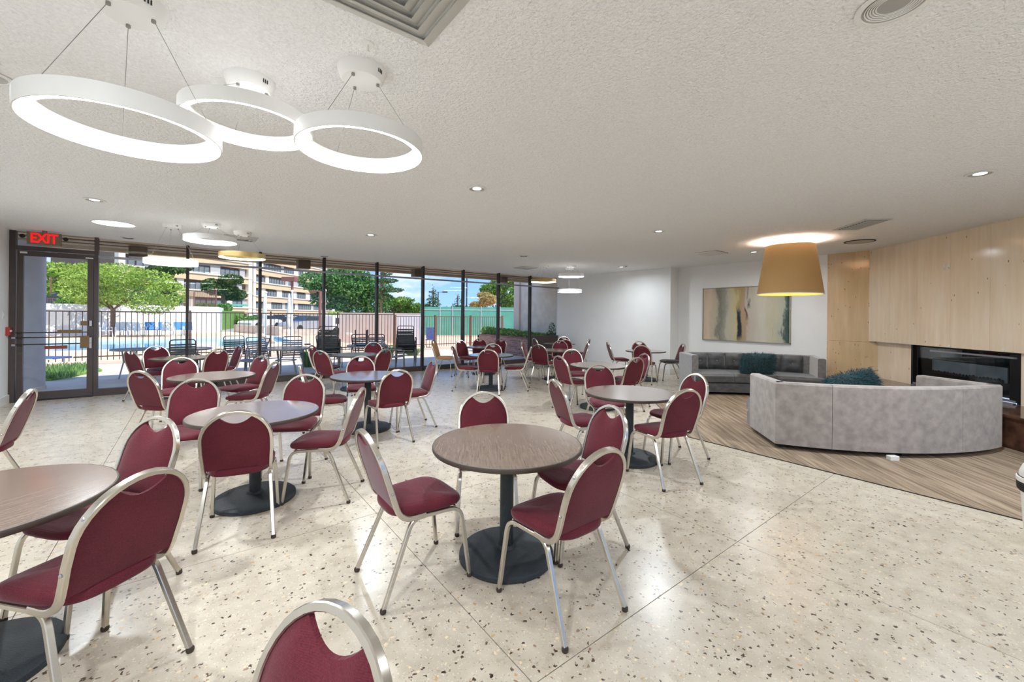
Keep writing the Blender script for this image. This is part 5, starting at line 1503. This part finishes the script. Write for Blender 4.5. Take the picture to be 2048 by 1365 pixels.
# --- apartment block: two wings, every window its own part
def wing(name, label, u0, Y0, u1, Y1, sills, zb, ztop, fh, seed, gap_ground=True):
    p, q = Vector(ab(u0, Y0)), Vector(ab(u1, Y1))
    d_ = (q - p); Lw = d_.length; ang = math.atan2(d_.y, d_.x)
    t = thing(name, label, 'building', (p.x, p.y, zb), ang)        # local x along the facade, -y toward us
    r2 = random.Random(seed)
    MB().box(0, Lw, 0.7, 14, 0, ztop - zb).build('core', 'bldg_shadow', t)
    MB().box(-0.1, Lw + 0.1, -0.2, 14.2, ztop - zb, ztop - zb + 0.8).build('parapet', 'bldg_trim', t)
    wh = 1.32
    lites = {}
    for s in sills:
        z = s - zb
        MB().box(0, Lw, 0.0, 0.7, z - (fh - wh) + 0.35, z - 0.22).build('spandrel', 'bldg_tan', t)
        MB().box(0, Lw, -0.18, 0.7, z - 0.22, z).build('sill_band', 'bldg_trim', t)
        x = 0.6
        while x < Lw - 3:
            kind = r2.random()
            n = 4 if kind < 0.45 else 2
            w = 1.0 * n
            for k in range(n):
                key = (w / n,)
                if key not in lites:
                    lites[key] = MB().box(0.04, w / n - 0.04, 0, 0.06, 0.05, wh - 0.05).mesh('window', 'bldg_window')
                inst('window', lites[key], t, (x + k * w / n, 0.42, z))
            if ('f', n) not in lites:
                b = MB()
                for k in range(n + 1): b.box(k * w / n - 0.05, k * w / n + 0.05, 0, 0.1, 0, wh)
                b.box(0, w, 0, 0.1, wh - 0.06, wh); b.box(0, w, 0, 0.1, 0, 0.06)
                lites[('f', n)] = b.mesh('window_frame', 'bldg_frame')
            inst('window_frame', lites[('f', n)], t, (x, 0.38, z))
            x += w + 0.15
            if r2.random() < 0.55:
                pw = r2.choice((1.2, 2.0))
                MB().box(x, min(x + pw, Lw), 0.3, 0.7, z, z + wh + 0.35).build('wall_panel', 'bldg_grey' if r2.random() < 0.6 else 'bldg_trim', t)
                x += pw + 0.15
    for x in (0.0, Lw - 0.9):
        MB().box(x, x + 0.9, -0.12, 0.7, 0, ztop - zb).build('pier', 'bldg_trim', t)
    return t
wing('apartment_wing', 'tan apartment wing with window bands, left of the tall pier', 235, 62.5, 503, 86, (2.9, 5.9, 8.95, 12.0, 15.0, 18), 0.5, 21, 3.0, 60)
wing('apartment_wing', 'tan apartment wing with window bands, running off behind the big tree', 505, 91, 700, 139, (2.8, 5.7, 8.75, 11.75, 14.75, 18), 0.5, 21, 3.0, 61)
tag(MB().box(-3, 3, -0.3, 0.3, 0, 0.35).build('entry_canopy', 'green_screen', loc=(*ab(462, 76), 3.0), rz=R(30)), 'green canopy edge at the apartment entrance', 'canopy')

# --- cars
def car(u, Y, z, rz, m, label, kind='sedan'):
    x, y = ab(u, Y)
    t = thing('parked_car', label, 'car', (x, y, z), rz, 'cars parked beyond the pool')
    hw = 0.9
    prof = [(-2.2, 0.3), (-2.25, 0.62), (-2.1, 0.82), (-1.5, 0.92), (-0.85, 1.02), (1.35, 1.02), (2.0, 0.95), (2.25, 0.7), (2.2, 0.3)]
    b = MB(); n = len(prof)
    b.add([(px, -hw, pz) for px, pz in prof] + [(px, hw, pz) for px, pz in prof], [tuple(range(n)), tuple(range(2 * n - 1, n - 1, -1))] + [(k, k + n, (k + 1) % n + n, (k + 1) % n) for k in range(n)])
    b.build('body', m, t)
    rf = [(-0.95, 1.0), (-0.25, 1.48), (0.95, 1.5), (1.6, 1.02)] if kind == 'sedan' else [(-0.95, 1.0), (-0.35, 1.62), (1.9, 1.66), (2.1, 1.0)]
    n = 4; hi = hw - 0.13
    MB().add([(px, -(hw - 0.03 if pz < 1.1 else hi), pz) for px, pz in rf] + [(px, (hw - 0.03 if pz < 1.1 else hi), pz) for px, pz in rf], [tuple(range(4)), (7, 6, 5, 4)] + [(k, k + 4, (k + 1) % 4 + 4, (k + 1) % 4) for k in range(4)]).build('cabin_glass', 'car_glass', t)
    MB().bbox(rf[1][0] - 0.02, rf[2][0] + 0.02, -hi - 0.01, hi + 0.01, rf[1][1] - 0.03, rf[2][1] + 0.03, 0.03).build('roof', m, t)
    wh = MB().lathe([(0, -0.1), (0.2, -0.11), (0.31, -0.1), (0.33, -0.05), (0.33, 0.05), (0.31, 0.1), (0.2, 0.11), (0, 0.1)], 18).mesh('wheel', 'tyre', 40)
    for wx in (-1.4, 1.35):
        for s in (-1, 1):
            o = inst('wheel', wh, t, (wx, s * (hw - 0.08), 0.33)); o.rotation_euler = (R(90), 0, 0)
    for s in (-1, 1):
        MB().bbox(2.2, 2.28, s * 0.65 - 0.17, s * 0.65 + 0.17, 0.68, 0.85, 0.01).build('tail_light', 'car_red', t)
    return t
car(522, 47, -0.04, R(40), 'car_white', 'white car parked behind the low retaining wall')
car(556, 52, -0.04, R(200), 'car_dark', 'dark car with red tail light beyond the white one')
car(612, 39, -0.04, R(30), 'car_silver', 'silver car parked nearest, behind the fence')
car(112, 40, 1.85, R(25), 'car_dark', 'dark car behind the railing seen through the door')
car(1018, 36, -0.04, R(35), 'car_white', 'white car beyond the planter by the green windscreen')
x, y = ab(668, 33)
t = thing('storage_van', 'white box van showing between lamp post and stucco wall', 'van', (x, y, -0.04), R(20))
MB().bbox(-0.75, 0.75, -0.9, 0.9, 0.35, 1.55, 0.06).build('box', 'car_white', t)
MB().box(-0.5, 0.5, -0.93, -0.89, 0.9, 1.35).build('side_glass', 'car_glass', t)
for wx in (-0.4, 0.4):
    for s in (-1, 1): MB().lathe([(0, -0.1), (0.3, -0.1), (0.33, 0), (0.3, 0.1), (0, 0.1)], 16).build('wheel', 'tyre', t, 40, (wx, s * 0.85, 0.33)).rotation_euler = (R(90), 0, 0)

# --- posts, masts, folded parasols
def post(name, u, Y, h, m, label, r=0.06, z=-0.04, arm=None, cat='post'):
    x, y = ab(u, Y)
    t = thing(name, label, cat, (x, y, z), -WA)
    MB().sweep([(0, 0, 0), (0, 0, h)], 2 * r, 2 * r, n=8).build('pole', m, t)
    MB().lathe([(0, 0), (r * 2.2, 0), (r * 2.2, 0.05), (r, 0.1), (0, 0.1)], 12).build('foot', m, t)
    if arm == 'box':
        MB().bbox(-0.75, 0.35, -0.3, 0.3, h, h + 0.35, 0.03).build('lamp_head', m, t)
    elif arm == 'double':
        MB().sweep([(-1.0, 0, h), (1.0, 0, h)], 0.08, 0.08, n=6).build('arm', m, t)
        for s in (-1, 1): MB().bbox(s * 0.95 - 0.35, s * 0.95 + 0.35, -0.2, 0.2, h - 0.08, h + 0.1, 0.02).build('lamp_head', m, t)
    elif arm == 'hook':
        MB().sweep([(0, 0, h), (-0.5, 0, h)], 0.1, 0.1, n=6).build('arm', m, t)
        MB().bbox(-0.75, -0.35, -0.15, 0.15, h - 0.12, h + 0.02, 0.02).build('lamp_head', m, t)
    elif arm == 'ball':
        MB().lathe([(0, h - 0.02), (r * 1.7, h + r), (r * 1.7, h + 2.2 * r), (0, h + 3.6 * r)], 12).build('finial', m, t, True)
    return t
post('lamp_post', 584, 34, 4.3, 'lamp_rust', 'rust-brown lamp post with box head before the apartment block', 0.09, arm='box', cat='lamp post')
post('lamp_post', 640, 32, 3.4, 'lamp_rust', 'rust-brown lamp post left of the dark mullion before the big tree', 0.11, arm='hook', cat='lamp post')
post('lamp_post', 876, 58, 4.9, 'patio_dark', 'twin-headed parking lamp against the sky', 0.07, arm='double', cat='lamp post')
post('antenna_mast', 933, 70, 8.0, 'patio_dark', 'tall thin dark mast against the clouds', 0.12, arm='ball', cat='mast')
post('white_pole', 649, 28.5, 3.15, 'resin_white', 'white pole with ball top right of the dark mullion', 0.07, arm='ball', cat='pole')
def parasol(u, Y, label):
    x, y = ab(u, Y)
    t = thing('folded_parasol', label, 'parasol', (x, y, -0.03), -WA, 'folded parasols by the pool')
    MB().sweep([(0, 0, 0), (0, 0, 2.95)], 0.06, 0.06, n=8).build('pole', 'resin_white', t)
    MB().lathe([(0, 0), (0.25, 0), (0.25, 0.08), (0.05, 0.12), (0, 0.12)], 16).build('base', 'concrete', t)
    v = MB().lathe([(0.10, 0.75), (0.16, 1.0), (0.13, 1.4), (0.14, 1.8), (0.10, 2.3), (0.05, 2.85), (0.0, 2.9)], 10)
    r2 = random.Random(int(u)); v.v = [(a * r2.uniform(0.8, 1.25), b * r2.uniform(0.8, 1.25), c) for a, b, c in v.v]
    v.build('folded_canopy', 'cover_cream', t, 60)
    MB().lathe([(0.15, 1.36), (0.155, 1.38), (0.155, 1.42), (0.15, 1.44)], 12, closed=True).build('tie', 'cover_cream', t)
parasol(529, 29, 'folded cream parasol left of the long mullion gap, beside a white pole')
parasol(578, 27, 'folded cream parasol in front of the rust lamp post')
for u, Y, lb in ((531.5, 28.6, 'white pole beside the left folded parasol'), (584, 26.6, 'white pole beside the folded parasol at the lamp post')):
    post('white_pole', u, Y, 3.0, 'resin_white', lb, 0.05, arm='ball', cat='pole')
# railing above the white wall with rust posts
for k, (u, Y) in enumerate(((101, 40), (370, 47), (388, 47), (432, 47))):
    post('rust_post', u, Y, [3.2, 2.3, 2.2, 2.6][k], 'lamp_rust', ['rust-brown post behind the railing seen through the door', 'rust-brown post left of two in the dark hedge frame', 'rust-brown post right of two in the dark hedge frame', 'thin rust-brown post left of the spreading evergreen'][k], 0.06, 1.8)
p, q = Vector(ab(85, 37)), Vector(ab(150, 38))
t = thing('bank_railing', 'rust railing on the bank above the white wall', 'railing', (p.x, p.y, 1.85), math.atan2((q - p).y, (q - p).x))
Lr = (q - p).length
for z in (0.9, 0.15): MB().box(0, Lr, -0.02, 0.02, z, z + 0.04).build('rail', 'lamp_rust', t)
bp = MB().box(-0.012, 0.012, -0.012, 0.012, 0, 0.92).mesh('baluster', 'lamp_rust')
for k in range(int(Lr / 0.16)): inst('baluster', bp, t, (k * 0.16, 0, 0))
p, q = Vector(ab(366, 48)), Vector(ab(436, 48))
t = thing('trellis_screen', 'brown lattice screen before the spreading evergreen', 'screen', (p.x, p.y, 1.85), math.atan2((q - p).y, (q - p).x))
Lr = (q - p).length
for z in (0.1, 2.3): MB().box(0, Lr, -0.02, 0.02, z, z + 0.05).build('rail', 'lamp_rust', t)
bp = MB().box(-0.02, 0.02, -0.012, 0.012, 0.1, 2.35).mesh('slat', 'lamp_rust')
for k in range(int(Lr / 0.12)): inst('slat', bp, t, (k * 0.12, 0, 0))
